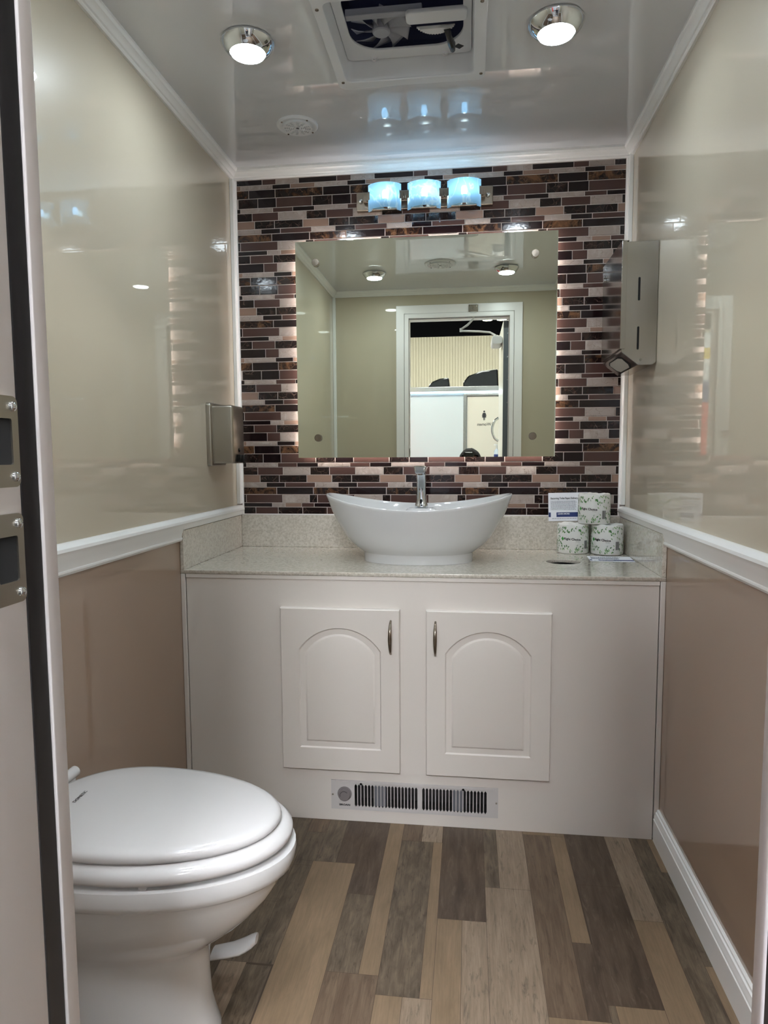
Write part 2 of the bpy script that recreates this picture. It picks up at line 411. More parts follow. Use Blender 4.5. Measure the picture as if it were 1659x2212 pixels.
# tiled back wall, one mesh: grout sheet and raised glass and marble strips
P_ = .2735
ROWS = {1: ('D',.249,'B',.388,'M',.439), 2: ('T',.2185,'M',.308,'D',.425), 3: ('G',.162,'D',.337), 4: ('B',.1655,'E',.2975,'D',.3705),
        5: ('M',.0325,'B',.152,'D',.226), 6: ('B',.075,'M',.1725,'E',.2755), 7: ('T',.2625,'E',.357,'E',.431), 8: ('M',.0205,'D',.107,'B',.179),
        9: ('G',.013,'D',.1465), 10: ('B',.0285,'M',.1685,'E',.271), 11: ('D',.0155,'M',.129,'T',.1785,'B',.241), 12: ('B',.0645,'E',.151,'E',.245)}
HT = {4:.034,5:.016,6:.029,7:.028,8:.018,9:.027,10:.031,11:.016,12:.029,1:.032,2:.016,3:.030}
bm = bmesh.new(); tk = list('DBTEGM')
bx(bm, -0.04, W+0.04, -0.0005, 0.04, -0.03, H+0.03, 6)
def tile(x0, x1, z0, z1, mi, g=0.0011, t=0.002, c=0.0009):
    x0 += g; x1 -= g; z0 += g; z1 -= g
    if x1-x0 < 0.003 or z1-z0 < 0.003: return
    a = [bm.verts.new(p) for p in ((x0,-.0005,z0),(x1,-.0005,z0),(x1,-.0005,z1),(x0,-.0005,z1))]
    y = -.0005-t
    b = [bm.verts.new(p) for p in ((x0+c,y,z0+c),(x1-c,y,z0+c),(x1-c,y,z1-c),(x0+c,y,z1-c))]
    for i in range(4):
        f = bm.faces.new((a[i], a[(i+1) % 4], b[(i+1) % 4], b[i])); f.material_index = mi
    bm.faces.new(b).material_index = mi
TX0, TX1, TZ0, TZ1 = 0.019, W-0.019, 0.881, 2.089
z = 2.024+.030+.016+.032; r = 1
while z > TZ0:
    zt, zb = min(z, TZ1), max(z-HT[r], TZ0)
    R = ROWS[r]; ks = R[0::2]; xs = R[1::2]
    for k in range(-2, 7):
        for i, kk in enumerate(ks):
            xa = xs[i]+k*P_; xb = (xs[i+1] if i+1 < len(xs) else xs[0]+P_)+k*P_
            xa, xb = max(xa, TX0), min(xb, TX1)
            if xb-xa > 0.004: tile(xa, xb, zb, zt, tk.index(kk))
    z -= HT[r]; r = r % 12+1
struct(obj('wall_back', bm, [TM[k] for k in tk]+[grout], smooth=False))

# front wall with the entrance opening
DX0, DX1, DZ = 0.478, 1.107, 1.950
bm = bmesh.new()
zz = (RB+RT)/2
for x0, x1, z0, z1 in ((-0.04, DX0, zz, H+.03), (DX1, W+.04, zz, H+.03), (DX0, DX1, DZ, H+.03)):
    bx(bm, x0, x1, -L-0.05, -L, z0, z1, 0)
for x0, x1 in ((-0.04, DX0), (DX1, W+.04)): bx(bm, x0, x1, -L-0.05, -L, -.03, zz, 1)
struct(obj('wall_front', bm, [wall_cream, wall_taupe], smooth=False))
# outside skin of our own trailer
bm = bmesh.new()
for x0, x1, z0, z1 in ((-1.2, DX0, -.15, 2.35), (DX1, 2.6, -.15, 2.35), (DX0, DX1, DZ, 2.35), (DX0, DX1, -.15, -.03)):
    bx(bm, x0, x1, -L-0.08, -L-0.05, z0, z1)
struct(obj('wall_outside', bm, trailer_w, smooth=False))

# crown moulding: mitred ring, one piece per side
CR = [(0, .0326), (.007, .0326), (.010, .030), (.011, .026), (.0155, .0245), (.0185, .020), (.022, .0165), (.0285, .0135), (.0305, .009), (.0327, .007), (.0327, 0)]
def ring_trim(prof, zbase, sgn, sides, name, y_back=0.0, m=trim_m, start_n=1):
    n = start_n
    for s in sides:
        bm = bmesh.new(); A, B = [], []
        for a, b in prof:
            zz = zbase+sgn*b
            if s == 'left': pa, pb = (a, y_back-a, zz), (a, -L+a, zz)
            elif s == 'right': pa, pb = (W-a, y_back-a, zz), (W-a, -L+a, zz)
            elif s == 'back': pa, pb = (a, -a, zz), (W-a, -a, zz)
            else: pa, pb = (a, -L+a, zz), (W-a, -L+a, zz)
            A.append(bm.verts.new(pa)); B.append(bm.verts.new(pb))
        for i in range(len(prof)-1): bm.faces.new((A[i], A[i+1], B[i+1], B[i]))
        bm.faces.new(A); bm.faces.new(B[::-1])
        bm.faces.new((A[-1], A[0], B[0], B[-1]))
        struct(obj('%s_%d' % (name, n), bm, m, angle=28)); n += 1
ring_trim([(a, b) for a, b in CR], H, -1, ['left', 'right', 'back', 'front'], 'trim')

# vertical corner strips
k = 5
for x0, x1 in ((0.0, 0.0145), (W-.0145, W)):
    struct(box('trim_%d' % k, x0, x1, -.026, -.0006, .92, 2.0895, trim_m, bev=.002)); k += 1
for x0, x1 in ((0.0145, 0.0195), (W-.0195, W-.0145)):
    struct(box('trim_%d' % k, x0, x1, -.004, -.0006, .879, 2.0895, caulk_m)); k += 1
struct(box('trim_%d' % k, .0145, W-.0145, -.0045, -.0006, .879, .8815, caulk_m)); k += 1
for x0, x1 in ((0.0, 0.018), (W-.018, W)):
    struct(box('trim_%d' % k, x0, x1, -L, -L+.018, .92, 2.09, trim_m, bev=.002)); k += 1

# chair rails (ogee section); over the counter only the upper part remains
def rail(name, side, prof, y0, y1):
    bm = bmesh.new(); A, B = [], []
    for a, zz in prof:
        x = a if side < 0 else W-a
        A.append(bm.verts.new((x, y0, zz))); B.append(bm.verts.new((x, y1, zz)))
    n = len(prof)
    for i in range(n): bm.faces.new((A[i], A[(i+1) % n], B[(i+1) % n], B[i]))
    bm.faces.new(A[::-1]); bm.faces.new(B)
    return struct(obj(name, bm, trim_m, angle=28))
RP = [(0, RT), (.006, RT), (.014, RT-.003), (.0205, RT-.010), (.0215, RT-.017), (.0185, RT-.022), (.0175, RT-.026),
      (.0125, RT-.040), (.0095, RT-.052), (.0085, RT-.058), (.0105, RT-.060), (.0105, RT-.064), (.007, RB), (0, RB)]
RPU = [(0, RT), (.006, RT), (.014, RT-.003), (.0205, RT-.010), (.0215, RT-.017), (.0185, RT-.022), (.0175, RT-.026), (.0145, .8795), (0, .8795)]
for s in (-1, 1):
    rail('trim_%d' % k, s, RP, -.5445, -L+.001); k += 1
    rail('trim_%d' % k, s, RPU, -.0006, -.5445); k += 1
for x0, x1 in ((0.022, .402), (1.183, W-.022)):
    struct(box('trim_%d' % k, x0, x1, -L, -L+.019, RB, RT, trim_m, bev=.006)); k += 1

# skirting
BP = [(0, .092), (.004, .092), (.006, .090), (.0065, .085), (.010, .083), (.0105, .079), (.0125, .074), (.0135, .066), (.0155, .064), (.0155, 0), (0, 0)]
for nm, s in (('baseboard_left', -1), ('baseboard_right', 1)):
    rail(nm, s, BP, -.5445, -L+.001)
struct(box('baseboard_front', 0.016, .402, -L, -L+.015, 0, .09, trim_m, bev=.003))
struct(box('baseboard_front.001', 1.183, W-.016, -L, -L+.015, 0, .09, trim_m, bev=.003))

# door frame: inner casing, seal and the aluminium jamb with strike plates
def portal(x0, x1, z1, w, y0, y1, name, m, parent=None, bev=.002):
    lp = [(x0-w, -.02), (x0, -.02), (x0, z1), (x1, z1), (x1, -.02), (x1+w, -.02), (x1+w, z1+w), (x0-w, z1+w)]
    me = poly([lp], 'XZ', y0, y1-y0, bev, 1)
    return objm(name, me, m, parent, smooth=False)
dfr = portal(DX0+.004, DX1-.004, DZ-.004, .026, -1.914, -1.894, 'door_1', frame_m)
struct(dfr)
portal(DX0-.024, DX1+.024, DZ+.024, .050, -1.920, -1.898, 'casing', frame_m, dfr)
portal(DX0+.003, DX1-.003, DZ-.003, .026, -1.9415, -1.9142, 'door_seal', rubber, dfr, .003)
portal(DX0+.004, DX1-.004, DZ-.004, .026, -2.03, -1.9417, 'jamb', frame_m, dfr)
struct(box('trim_40', DX0-.02, DX1+.02, -2.03, -1.895, -.03, -.0008, alum))
# strike plates on the left jamb
def strike(zc, flip):
    x = DX0+.004
    loops = [rrect(-1.985, -1.9445, zc-.0375, zc+.0375, .006), rrect(-1.9775, -1.9525, zc-.019, zc+.019, .002)]
    p = objm('strike_plate', poly(loops, 'YZ', x+.0022, .002), steel_dk, dfr, smooth=False)
    box('latch_pocket', x+.0001, x+.0006, -1.9775, -1.9525, zc-.019, zc+.019, black_hole, p)
    for dz in (-.029, .029):
        bm = bmesh.new(); lathe(bm, [(.0001, .0035), (.0022, .0033), (.0038, .002), (.0042, 0)], (x+.0022, -1.9515, zc+dz), 'X', 20)
        obj('screw', bm, chrome, p)
strike(1.111, 1); strike(1.014, -1)

# ------------------------------------------------------------ vanity cabinet
cabn = thing('vanity_cabinet', 'white vanity cabinet below the speckled countertop, two arched panel doors', 'cabinet')
CY = -.540
bm = bmesh.new()
me = poly([[(.0165, 0), (W-.0165, 0), (W-.0165, .7462), (.0165, .7462)], rrect(.458, .945, .043, .122, .002)], 'XZ', CY, .012)
objm('front_panel', me, cab_m, cabn, smooth=False)
for x0, x1 in ((.0, .014), (W-.014, W)):
    box('filler_strip', x0+.0005, x1-.0005, CY-.004, CY+.012, .001, .7462, cab_m, cabn, bev=.001)
box('top_rail', .016, W-.016, CY-.003, CY-.0002, .735, .7464, cab_m, cabn, bev=.001)
bm = bmesh.new()
bx(bm, .02, .035, CY+.013, -.015, .0, .7462); bx(bm, W-.035, W-.02, CY+.013, -.015, 0, .7462)
bx(bm, .035, W-.035, CY+.05, -.015, .17, .185); obj('carcass', bm, cab_m, cabn, smooth=False)

def arch_loop(x0, x1, z0, zs, zt, n=18):
    """rectangle with segmental arch and square shoulders"""
    c = (x1-x0)/2; h = zt-zs; R = (c*c+h*h)/(2*h); cx = (x0+x1)/2; cz = zt-R; a = math.asin(c/R)
    pts = [(x0, z0), (x1, z0)]
    for i in range(n+1):
        t = a-2*a*i/n; pts.append((cx+R*math.sin(t), cz+R*math.cos(t)))
    return pts
def cabinet_door(x0, hx):
    x1 = x0+.3545; z0, z1 = .1630, .6530; yf = CY-.0185
    d = thing_child('door', cabn)
    bm = bmesh.new()
    A = lambda o: arch_loop(x0+.055+o, x1-.055-o, .231+o, .529-o*.6, .596-o)
    # face with a milled arched groove: outer field, sloped groove, raised panel
    def strip(l0, ya, l1, yb):
        a = [bm.verts.new((p[0], ya, p[1])) for p in l0]; b = [bm.verts.new((p[0], yb, p[1])) for p in l1]
        n = len(a)
        for i in range(n): bm.faces.new((a[i], a[(i+1) % n], b[(i+1) % n], b[i]))
        return b
    strip(A(0), yf, A(.0035), yf+.0045); strip(A(.0035), yf+.0045, A(.019), yf+.0052)
    strip(A(.019), yf+.0052, A(.024), yf+.0014); last = strip(A(.024), yf+.0014, A(.027), yf+.0008)
    bm.faces.new(last)
    bmesh.ops.remove_doubles(bm, verts=bm.verts, dist=1e-5)
    # frame face
    e = .0025
    me = poly([[(x0+e, z0+e), (x1-e, z0+e), (x1-e, z1-e), (x0+e, z1-e)], A(0)], 'XZ', yf, .0004)
    join_me(bm, me)
    o = [(x0+e, z0+e), (x1-e, z0+e), (x1-e, z1-e), (x0+e, z1-e)]; p = [(x0, z0), (x1, z0), (x1, z1), (x0, z1)]
    strip(o, yf, p, yf+.0028); strip(p, yf+.0028, p, CY-.0002)
    d.data = bpy.data.meshes.new('door'); bmesh.ops.recalc_face_normals(bm, faces=bm.faces); bm.to_mesh(d.data); bm.free()
    d.data.materials.append(cab_m); d.data.shade_smooth(); d.data.set_sharp_from_angle(angle=math.radians(20))
    # bow handle
    bm = bmesh.new(); pts, rr = [], []
    for i in range(17):
        t = i/16; zz = .523+.099*t; bow = math.sin(PI*t)
        pts.append((hx, yf-.003-.024*bow**0.6, zz)); rr.append(.0030+.0026*bow)
    pts[0] = (hx, yf, .5235); pts[-1] = (hx, yf, .6215)
    tube(bm, pts, rr, 12)
    obj('handle', bm, nickel, d)
def thing_child(name, parent):
    o = bpy.data.objects.new(name, bpy.data.meshes.new(name)); COL.objects.link(o); o.parent = parent; return o
cabinet_door(.309, .638); cabinet_door(.7395, .767)

# ------------------------------------------------------------ countertop with splashes and a round waste hole
ctop = thing('countertop', 'speckled beige solid-surface countertop with raised splash edges and a round waste hole', 'countertop')
me = poly([rrect(.0005, W-.0005, -.5441, -.001, .001, 1), circ(1.158, -.282, .052, 40)], 'XY', .7467, .0118, .002)
objm('slab', me, stone, ctop, smooth=False)
box('back_splash', .0125, W-.0125, -.0125, -.0006, .7586, .8779, stone, ctop, bev=.0015)
for x0, x1 in ((.0005, .0123), (W-.0123, W-.0005)):
    box('side_splash', x0, x1, -.5435, -.0006, .7586, .8779, stone, ctop, bev=.0015)
bm = bmesh.new(); lathe(bm, [(.0519, .7475), (.0519, .66)], (1.158, -.282, 0), 'Z', 40)
bmesh.ops.delete(bm, geom=[f for f in bm.faces if len(f.verts) > 4], context='FACES')
obj('waste_chute', bm, black_pl, ctop)

# ------------------------------------------------------------ vessel sink
sink = thing('vessel_sink', 'white boat-shaped porcelain vessel sink on the countertop', 'sink')
cx, cy = .6975, -.281
RA, RBB = .300, .180; FA, FB = .178, .122
NT = 96
def zrim(t): return .929+.043*abs(math.cos(t))**1.9-.001*math.sin(t)
def sup(t, a, b, e=2.15):
    c, s = math.cos(t), math.sin(t)
    return (math.copysign(abs(c)**(2/e), c)*a, math.copysign(abs(s)**(2/e), s)*b)
prof = [(0, -.029), (.0, 0), (.02, .012), (.09, .045), (.20, .10), (.36, .19), (.50, .31), (.63, .45), (.74, .58), (.84, .72), (.92, .86), (.975, .955), (1.0, 1.0)]
rings = []
for h, g in prof:
    ring = []
    for i in range(NT):
        t = 2*PI*i/NT; fx, fy = sup(t, FA, FB); rx_, ry_ = sup(t, RA, RBB)
        if g < 0: x, y, zz = fx*.985, fy*.985, .7588
        else:
            x, y = fx+(rx_-fx)*h, fy+(ry_-fy)*h; zz = .787+(zrim(t)-.787)*g
        ring.append((cx+x, cy+y, zz))
    rings.append(ring)
# rounded lip then the inside with a tap ledge at the back
for q, dz in ((.995, .003), (.985, .0035), (.973, .002)):
    rings.append([(cx+sup(2*PI*i/NT, RA, RBB)[0]*q, cy+sup(2*PI*i/NT, RA, RBB)[1]*q, zrim(2*PI*i/NT)+dz) for i in range(NT)])
for q in (.962, .945, .92, .89, .86, .82, .77, .72, .66, .58, .5, .4, .3, .2, .1, .03):
    ring = []
    for i in range(NT):
        t = 2*PI*i/NT; x, y = sup(t, RA*q, RBB*q); d = 1-((1-(.975-q)/.975))**3.2 if q < .975 else 0
        zz = zrim(t)*(1-d)+.795*d
        yy = cy+y; k1 = min(max((yy+.195)/.03, 0), 1); k1 = k1*k1*(3-2*k1)
        k2 = min(max((.075-abs(x))/.03, 0), 1); k2 = k2*k2*(3-2*k2)
        led = min(zrim(t)-.006, .9165)
        zz = max(zz, zz+(led-zz)*k1*k2) if led > zz else zz
        ring.append((cx+x, yy, zz))
    rings.append(ring)
bm = bmesh.new(); loft(bm, rings); obj('basin', bm, porc_sink, sink, angle=60)
bm = bmesh.new(); lathe(bm, [(.0001, .004), (.016, .0035), (.021, .002), (.022, 0)], (cx, cy, .7955), 'Z', 28); obj('drain', bm, chrome, sink)

# ------------------------------------------------------------ sensor tap
fau = thing('faucet', 'chrome sensor tap standing at the back of the white vessel sink', 'faucet')
fx, fy, fz = .698, -.137, .9168
bm = bmesh.new(); rings = []
for zz, hw, hd, oy in ((0, .0228, .023, 0), (.003, .023, .0232, 0), (.010, .0222, .0225, 0), (.020, .0185, .019, 0), (.032, .0168, .0175, 0), (.06, .0160, .017, 0), (.09, .0158, .017, -.001),
                       (.108, .0160, .020, -.004), (.115, .0165, .024, -.008), (.118, .0150, .022, -.008)):
    rings.append([(fx+p[0], fy+oy+p[1], fz+zz) for p in rrect(-hw, hw, -hd, hd, min(hw, hd)*.75, 5)])
loft(bm, rings); obj('column', bm, chrome, fau, angle=40)
bm = bmesh.new(); rings = []
for zz, hw, y0, y1 in ((.1195, .0150, -.075, .020), (.122, .0165, -.078, .022), (.132, .0190, -.080, .024), (.1415, .0212, -.076, .025), (.1425, .0200, -.072, .024), (.1445, .0185, -.066, .022)):
    rings.append([(fx+p[0], fy+p[1], fz+zz) for p in rrect(-hw, hw, y0, y1, .006, 4)])
loft(bm, rings); obj('spout', bm, chrome, fau, angle=30)
me = poly([rrect(fx-.0043, fx+.0043, fz+.0155, fz+.031, .0042, 8)], 'XZ', fy-.0222, .004)
objm('sensor_window', me, black_pl, fau)
bm = bmesh.new(); lathe(bm, [(.008, 0), (.008, .004), (.006, .005)], (fx, fy-.060, fz+.1195), 'Z', 20, -1); obj('aerator', bm, nickel, fau)

# ------------------------------------------------------------ wall mirror
mir = thing('wall_mirror', 'frameless rectangular mirror with backlight, fixed by four round standoffs to the tiled wall', 'mirror')
MX0, MX1, MZ0, MZ1 = .2395, 1.1575, 1.0905, 1.8575
bm = bmesh.new(); bx(bm, MX0, MX1, -.028, -.023, MZ0, MZ1, 1)
for f in bm.faces:
    if f.calc_center_median().y < -.0279: f.material_index = 0
obj('glass', bm, [mirror_m, mirror_edge], mir, smooth=False)
bm = bmesh.new()
ins = .020
bx(bm, MX0+ins, MX1-ins, -.0225, -.0100, MZ1-ins-.008, MZ1-ins); bx(bm, MX0+ins, MX1-ins, -.0225, -.0100, MZ0+ins, MZ0+ins+.008)
bx(bm, MX0+ins, MX0+ins+.008, -.0225, -.0100, MZ0+ins+.008, MZ1-ins-.008); bx(bm, MX1-ins-.008, MX1-ins, -.0225, -.0100, MZ0+ins+.008, MZ1-ins-.008)
obj('backlight', bm, led_strip, mir, smooth=False)
for sx, sz in ((.314, 1.782), (1.0815, 1.782), (.315, 1.162), (1.080, 1.162)):
    bm = bmesh.new(); lathe(bm, [(.0128, 0), (.0132, .002), (.0132, .0085), (.0120, .010), (.0001, .0102)], (sx, -.0281, sz), 'Y', 32, -1)
    cyl(bm, (sx, -.0225, sz), (sx, -.0025, sz), .009)
    obj('standoff', bm, nickel, mir)

# ------------------------------------------------------------ vanity light
vl = thing('vanity_light', 'three-shade vanity wall light glowing blue-white above the mirror', 'wall light')
VC = 1.985
box('backplate', .4625, .9365, -.026, -.0006, VC-.0305, VC+.0305, nickel, vl, bev=.0015)
box('arm_bar', .490, .910, -.052, -.040, VC-.012, VC+.012, nickel, vl, bev=.0015)
for x in (.478, .920):
    bm = bmesh.new(); lathe(bm, [(.007, 0), (.007, .006), (.004, .009), (.0001, .0095)], (x, -.026, VC), 'Y', 20, -1); obj('screw', bm, chrome, vl)
for x in (.505, .636, .771, .896):
    box('bracket', x-.014, x+.014, -.040, -.026, VC-.010, VC+.010, nickel, vl, bev=.001)
for xc in (.5683, .7035, .8385):
    hw = .0553; R = .070; amax = math.asin(hw/R); yc = -.100+R
    zt, zb = VC+.0350, VC-.0530
    # unrolled outline: clip notches at mid height, raised lower edge between two feet
    S = R*amax; nt_ = .008
    lp = [(-S, zb), (-S+.016, zb), (-S+.0185, zb+.0065), (S-.0185, zb+.0065), (S-.016, zb), (S, zb), (S, VC-.014), (S-nt_, VC-.014), (S-nt_, VC+.014), (S, VC+.014), (S, zt),
          (-S, zt), (-S, VC+.014), (-S+nt_, VC+.014), (-S+nt_, VC-.014), (-S, VC-.014)]
    me = poly([lp], 'XZ', -.0018, .0036)
    bm = bmesh.new(); bm.from_mesh(me)
    for i in range(-14, 15):
        bmesh.ops.bisect_plane(bm, geom=bm.verts[:]+bm.edges[:]+bm.faces[:], plane_co=(i*S/14.5, 0, 0), plane_no=(1, 0, 0))
    for v in bm.verts:
        a = v.co.x/R; rr = R+v.co.y*-1
        v.co = (xc+rr*math.sin(a), yc-rr*math.cos(a), v.co.z)
    bmesh.ops.remove_doubles(bm, verts=bm.verts, dist=1e-5)
    bmesh.ops.recalc_face_normals(bm, faces=bm.faces)
    for f in bm.faces:
        c_ = f.calc_center_median(); rr = math.hypot(c_.x-xc, c_.y-yc)
        if rr < R-.0015: f.material_index = 1
        # inner surface lets the bulb through, the etched outer surface scatters it
    sh = obj('lamp_shade', bm, [shade_m, shade_in], vl, angle=30)
    sh['label'] = 'frosted curved glass shade'
    bm = bmesh.new(); lathe(bm, [(.0001, .030), (.006, .028), (.0088, .022), (.0092, .012), (.0075, 0)], (xc, -.066, VC-.010), 'Z', 20); obj('bulb', bm, bulb_m, vl)
    bm = bmesh.new(); cyl(bm, (xc, -.066, VC-.032), (xc, -.066, VC-.010), .009); bx(bm, xc-.006, xc+.006, -.066, -.040, VC-.032, VC-.024); obj('socket', bm, nickel, vl)
    for s in (-1, 1):
        xs = xc+s*(hw-.002); bm = bmesh.new()
        bx(bm, min(xs, xs+s*.012), max(xs, xs+s*.012), -.066, -.040, VC-.011, VC+.011)
        bx(bm, min(xs-s*.007, xs+s*.001), max(xs-s*.007, xs+s*.001), -.066, -.0635, VC-.011, VC+.011)
        obj('shade_clip', bm, nickel, vl, bev=.001)

# ------------------------------------------------------------ ceiling puck lights
def puck(x, y, label, first=None):
    if first:
        t = copy_tree(first); t.location = (x, y, H); t['label'] = label; return t
    t = thing('ceiling_light', label, 'ceiling light', 'chrome ceiling lights', (x, y, H))
    bm = bmesh.new(); lathe(bm, [(.055, 0), (.0655, -.0015), (.0665, -.004), (.0655, -.007), (.060, -.0155), (.052, -.024), (.044, -.0295), (.0425, -.0285)], (0, 0, 0), 'Z', 64)
    bmesh.ops.delete(bm, geom=[f for f in bm.faces if len(f.verts) > 4 and f.calc_center_median().z < -.02], context='FACES')
    obj('housing', bm, chrome, t, angle=50)
    bm = bmesh.new(); lathe(bm, [(.0426, -.0280), (.041, -.0310), (.03, -.0330), (.0001, -.034)], (0, 0, 0), 'Z', 48)
    obj('diffuser', bm, led_white, t)
    return t
p0 = puck(.309, -.745, 'chrome puck light at ceiling left, between roof vent and left wall')
puck(1.060, -.722, 'chrome puck light at ceiling right, between roof vent and right wall', p0)
puck(.325, -1.492, 'left puck light seen in the mirror, near the entrance wall', p0)
puck(1.060, -1.479, 'right puck light seen in the mirror, above the entrance door', p0)

# round ceiling diffusers
def air_grille(x, y, R, label):
    t = thing('air_grille', label, 'ceiling vent', None, (x, y, H))
    bm = bmesh.new(); lathe(bm, [(R, 0), (R, -.003), (R*.93, -.007), (R*.82, -.007), (R*.76, -.0045), (R*.72, -.0045), (R*.70, -.0085)], (0, 0, 0), 'Z', 56)
    bmesh.ops.delete(bm, geom=[f for f in bm.faces if len(f.verts) > 4 and f.calc_center_median().z < -.004], context='FACES')
    obj('rim', bm, vent_pl, t, angle=40)
    loops = [circ(0, 0, R*.71, 48)]
    for i in range(6):
        for j, rr in enumerate((.2, .3, .4, .5, .6)):
            n = 2 if j > 1 else 1
            for q in range(n):
                a = math.radians(i*60+(q-(n-1)/2)*26); c, s = math.cos(a), math.sin(a); px, py = R*rr*c, R*rr*s
                hl, hh = R*.062, R*.02
                loops.append([(px+u*(-s)*hl+v*c*hh, py+u*c*hl+v*s*hh) for u, v in ((-1, -1), (1, -1), (1, 1), (-1, 1))])
    loops.append(circ(0, 0, R*.095, 20))
    objm('grille', poly(loops, 'XY', -.0110, .003), vent_pl, t, smooth=False)
    bm = bmesh.new(); cyl(bm, (0, 0, -.0055), (0, 0, -.005), R*.69, n=40); obj('duct', bm, black_hole, t)
    for i in range(4):
        a = math.radians(45+90*i); bm = bmesh.new(); lathe(bm, [(.003, 0), (.0028, -.0015), (.0001, -.002)], (R*.87*math.cos(a), R*.87*math.sin(a), -.007), 'Z', 12)
        obj('screw', bm, nickel, t)
    return t
air_grille(.325, -.310, .064, 'small round white air vent in the ceiling near the tiled wall')
air_grille(.701, -1.355, .084, 'round white ceiling vent seen in the mirror between two lights')

# ------------------------------------------------------------ roof vent fan
rv = thing('roof_vent', 'square white roof vent in the ceiling with fan and crank', 'roof vent')
ox0, ox1, oy0, oy1 = .497, .897, -.905, -.503
me = poly([rrect(ox0, ox1, oy0, oy1, .022), rrect(VX0+.002, VX1-.002, VY0+.002, VY1-.002, .018)], 'XY', H-.006, .006, .002)
objm('flange', me, vent_pl, rv, smooth=False)
bm = bmesh.new()
def rr3(x0, x1, y0, y1, r, z): return [(p[0], p[1], z) for p in rrect(x0, x1, y0, y1, r, 6)]
loft(bm, [rr3(VX0+.0015, VX1-.0015, VY0+.0015, VY1-.0015, .018, H-.005), rr3(VX0+.003, VX1-.003, VY0+.003, VY1-.003, .018, H+.03), rr3(VX0+.006, VX1-.006, VY0+.006, VY1-.006, .018, H+.05)], False, False)
obj('garnish', bm, vent_pl, rv, angle=60)
zp = H+.050
hx0, hx1, hy0, hy1 = VX0+.030, VX1-.028, VY0+.03, VY1-.050
hole = rrect(hx0, hx1, hy0, hy1, .075, 10)
objm('screen_frame', poly([rrect(VX0+.007, VX1-.007, VY0+.007, VY1-.009, .016), hole], 'XY', zp-.004, .006, .0015), vent_pl, rv, smooth=False)
bm = bmesh.new()   # smoked lid, bowed, closed above
loft(bm, [rr3(VX0-.03, VX1+.03, VY0-.03, VY1+.03, .04, H+.06), rr3(VX0-.03, VX1+.03, VY0-.03, VY1+.03, .04, H+.11), rr3(VX0+.02, VX1-.02, VY0+.02, VY1-.02, .04, H+.16)], False, True)
obj('lid', bm, vent_dk, rv, angle=40)
bm = bmesh.new(); bx(bm, hx0, hx1-.10, -.722, -.702, zp+.002, zp+.02); obj('motor_bar', bm, fan_m, rv, bev=.002)
fcx, fcy, fcz = .630, -.636, H+.072
fan = bmesh.new(); lathe(fan, [(.0001, -.016), (.020, -.016), (.023, -.013), (.023, .01)], (fcx, fcy, fcz), 'Z', 28)
fo = obj('fan_hub', fan, fan_m, rv)
for i in range(9):
    a0 = 2*PI*i/9; bm = bmesh.new(); top, bot = [], []
    ga, gb = [], []
    for j in range(7):
        rr = .021+(.078-.021)*j/6; wid = .44+.14*j/6
        for s, lst in ((-1, ga), (1, gb)):
            a = a0+s*wid*.62+.25*j/6; lst.append((fcx+rr*math.cos(a), fcy+rr*math.sin(a), fcz-s*.009))
    A1 = [bm.verts.new(p) for p in ga]; B1 = [bm.verts.new(p) for p in gb]
    for j in range(6): bm.faces.new((A1[j], A1[j+1], B1[j+1], B1[j]))
    bl = obj('fan_blade', bm, fan_m, fo, angle=60); sm = bl.modifiers.new('solid', 'SOLIDIFY'); sm.thickness = .0014
# crank housing with toothed gear and the black lever
objm('crank_mount', poly([rrect(.700, hx1+.01, -.735, -.690, .012)], 'XY', zp-.012, .012, .003), vent_pl, rv, smooth=False)
for zz, rr in ((zp-.017, .048), (zp-.022, .040)):
    lp = []
    gx, gy = .772, -.700
    for i in range(61):
        a = math.radians(200+140*i/60); q = rr+(.0025 if i % 4 < 2 else 0); lp.append((gx+q*math.cos(a), gy-q*math.sin(a)*.9))
    lp = [(x, y) for x, y in lp]
    objm('crank_gear', poly([lp], 'XY', zz, .004), white_pl, rv, smooth=False)
bm = bmesh.new(); tube(bm, [(.800, -.680, zp-.02), (.804, -.660, zp-.028), (.810, -.632, zp-.030), (.812, -.598, zp-.026)], [.009, .007, .010, .007], 10); obj('crank_lever', bm, black_pl, rv)
objm('diamond_mark', poly([[(.826, -.585), (.841, -.573), (.829, -.561), (.814, -.573)]], 'XY', zp-.0046, .0006), black_pl, rv, smooth=False)
for px, py in ((.508, -.85), (.512, -.54), (.884, -.83), (.886, -.535)):
    bm = bmesh.new(); lathe(bm, [(.0045, 0), (.0042, -.0018), (.0001, -.003)], (px, py, H-.006), 'Z', 16); obj('screw', bm, nickel, rv)
for px in (.600, .790):
    bm = bmesh.new(); bx(bm, px-.007, px+.007, VY1-.022, VY1-.008, zp-.007, zp-.003); cyl(bm, (px, VY1-.016, zp-.0072), (px, VY1-.016, zp-.011), .0035, n=12); obj('clip', bm, vent_pl, rv)

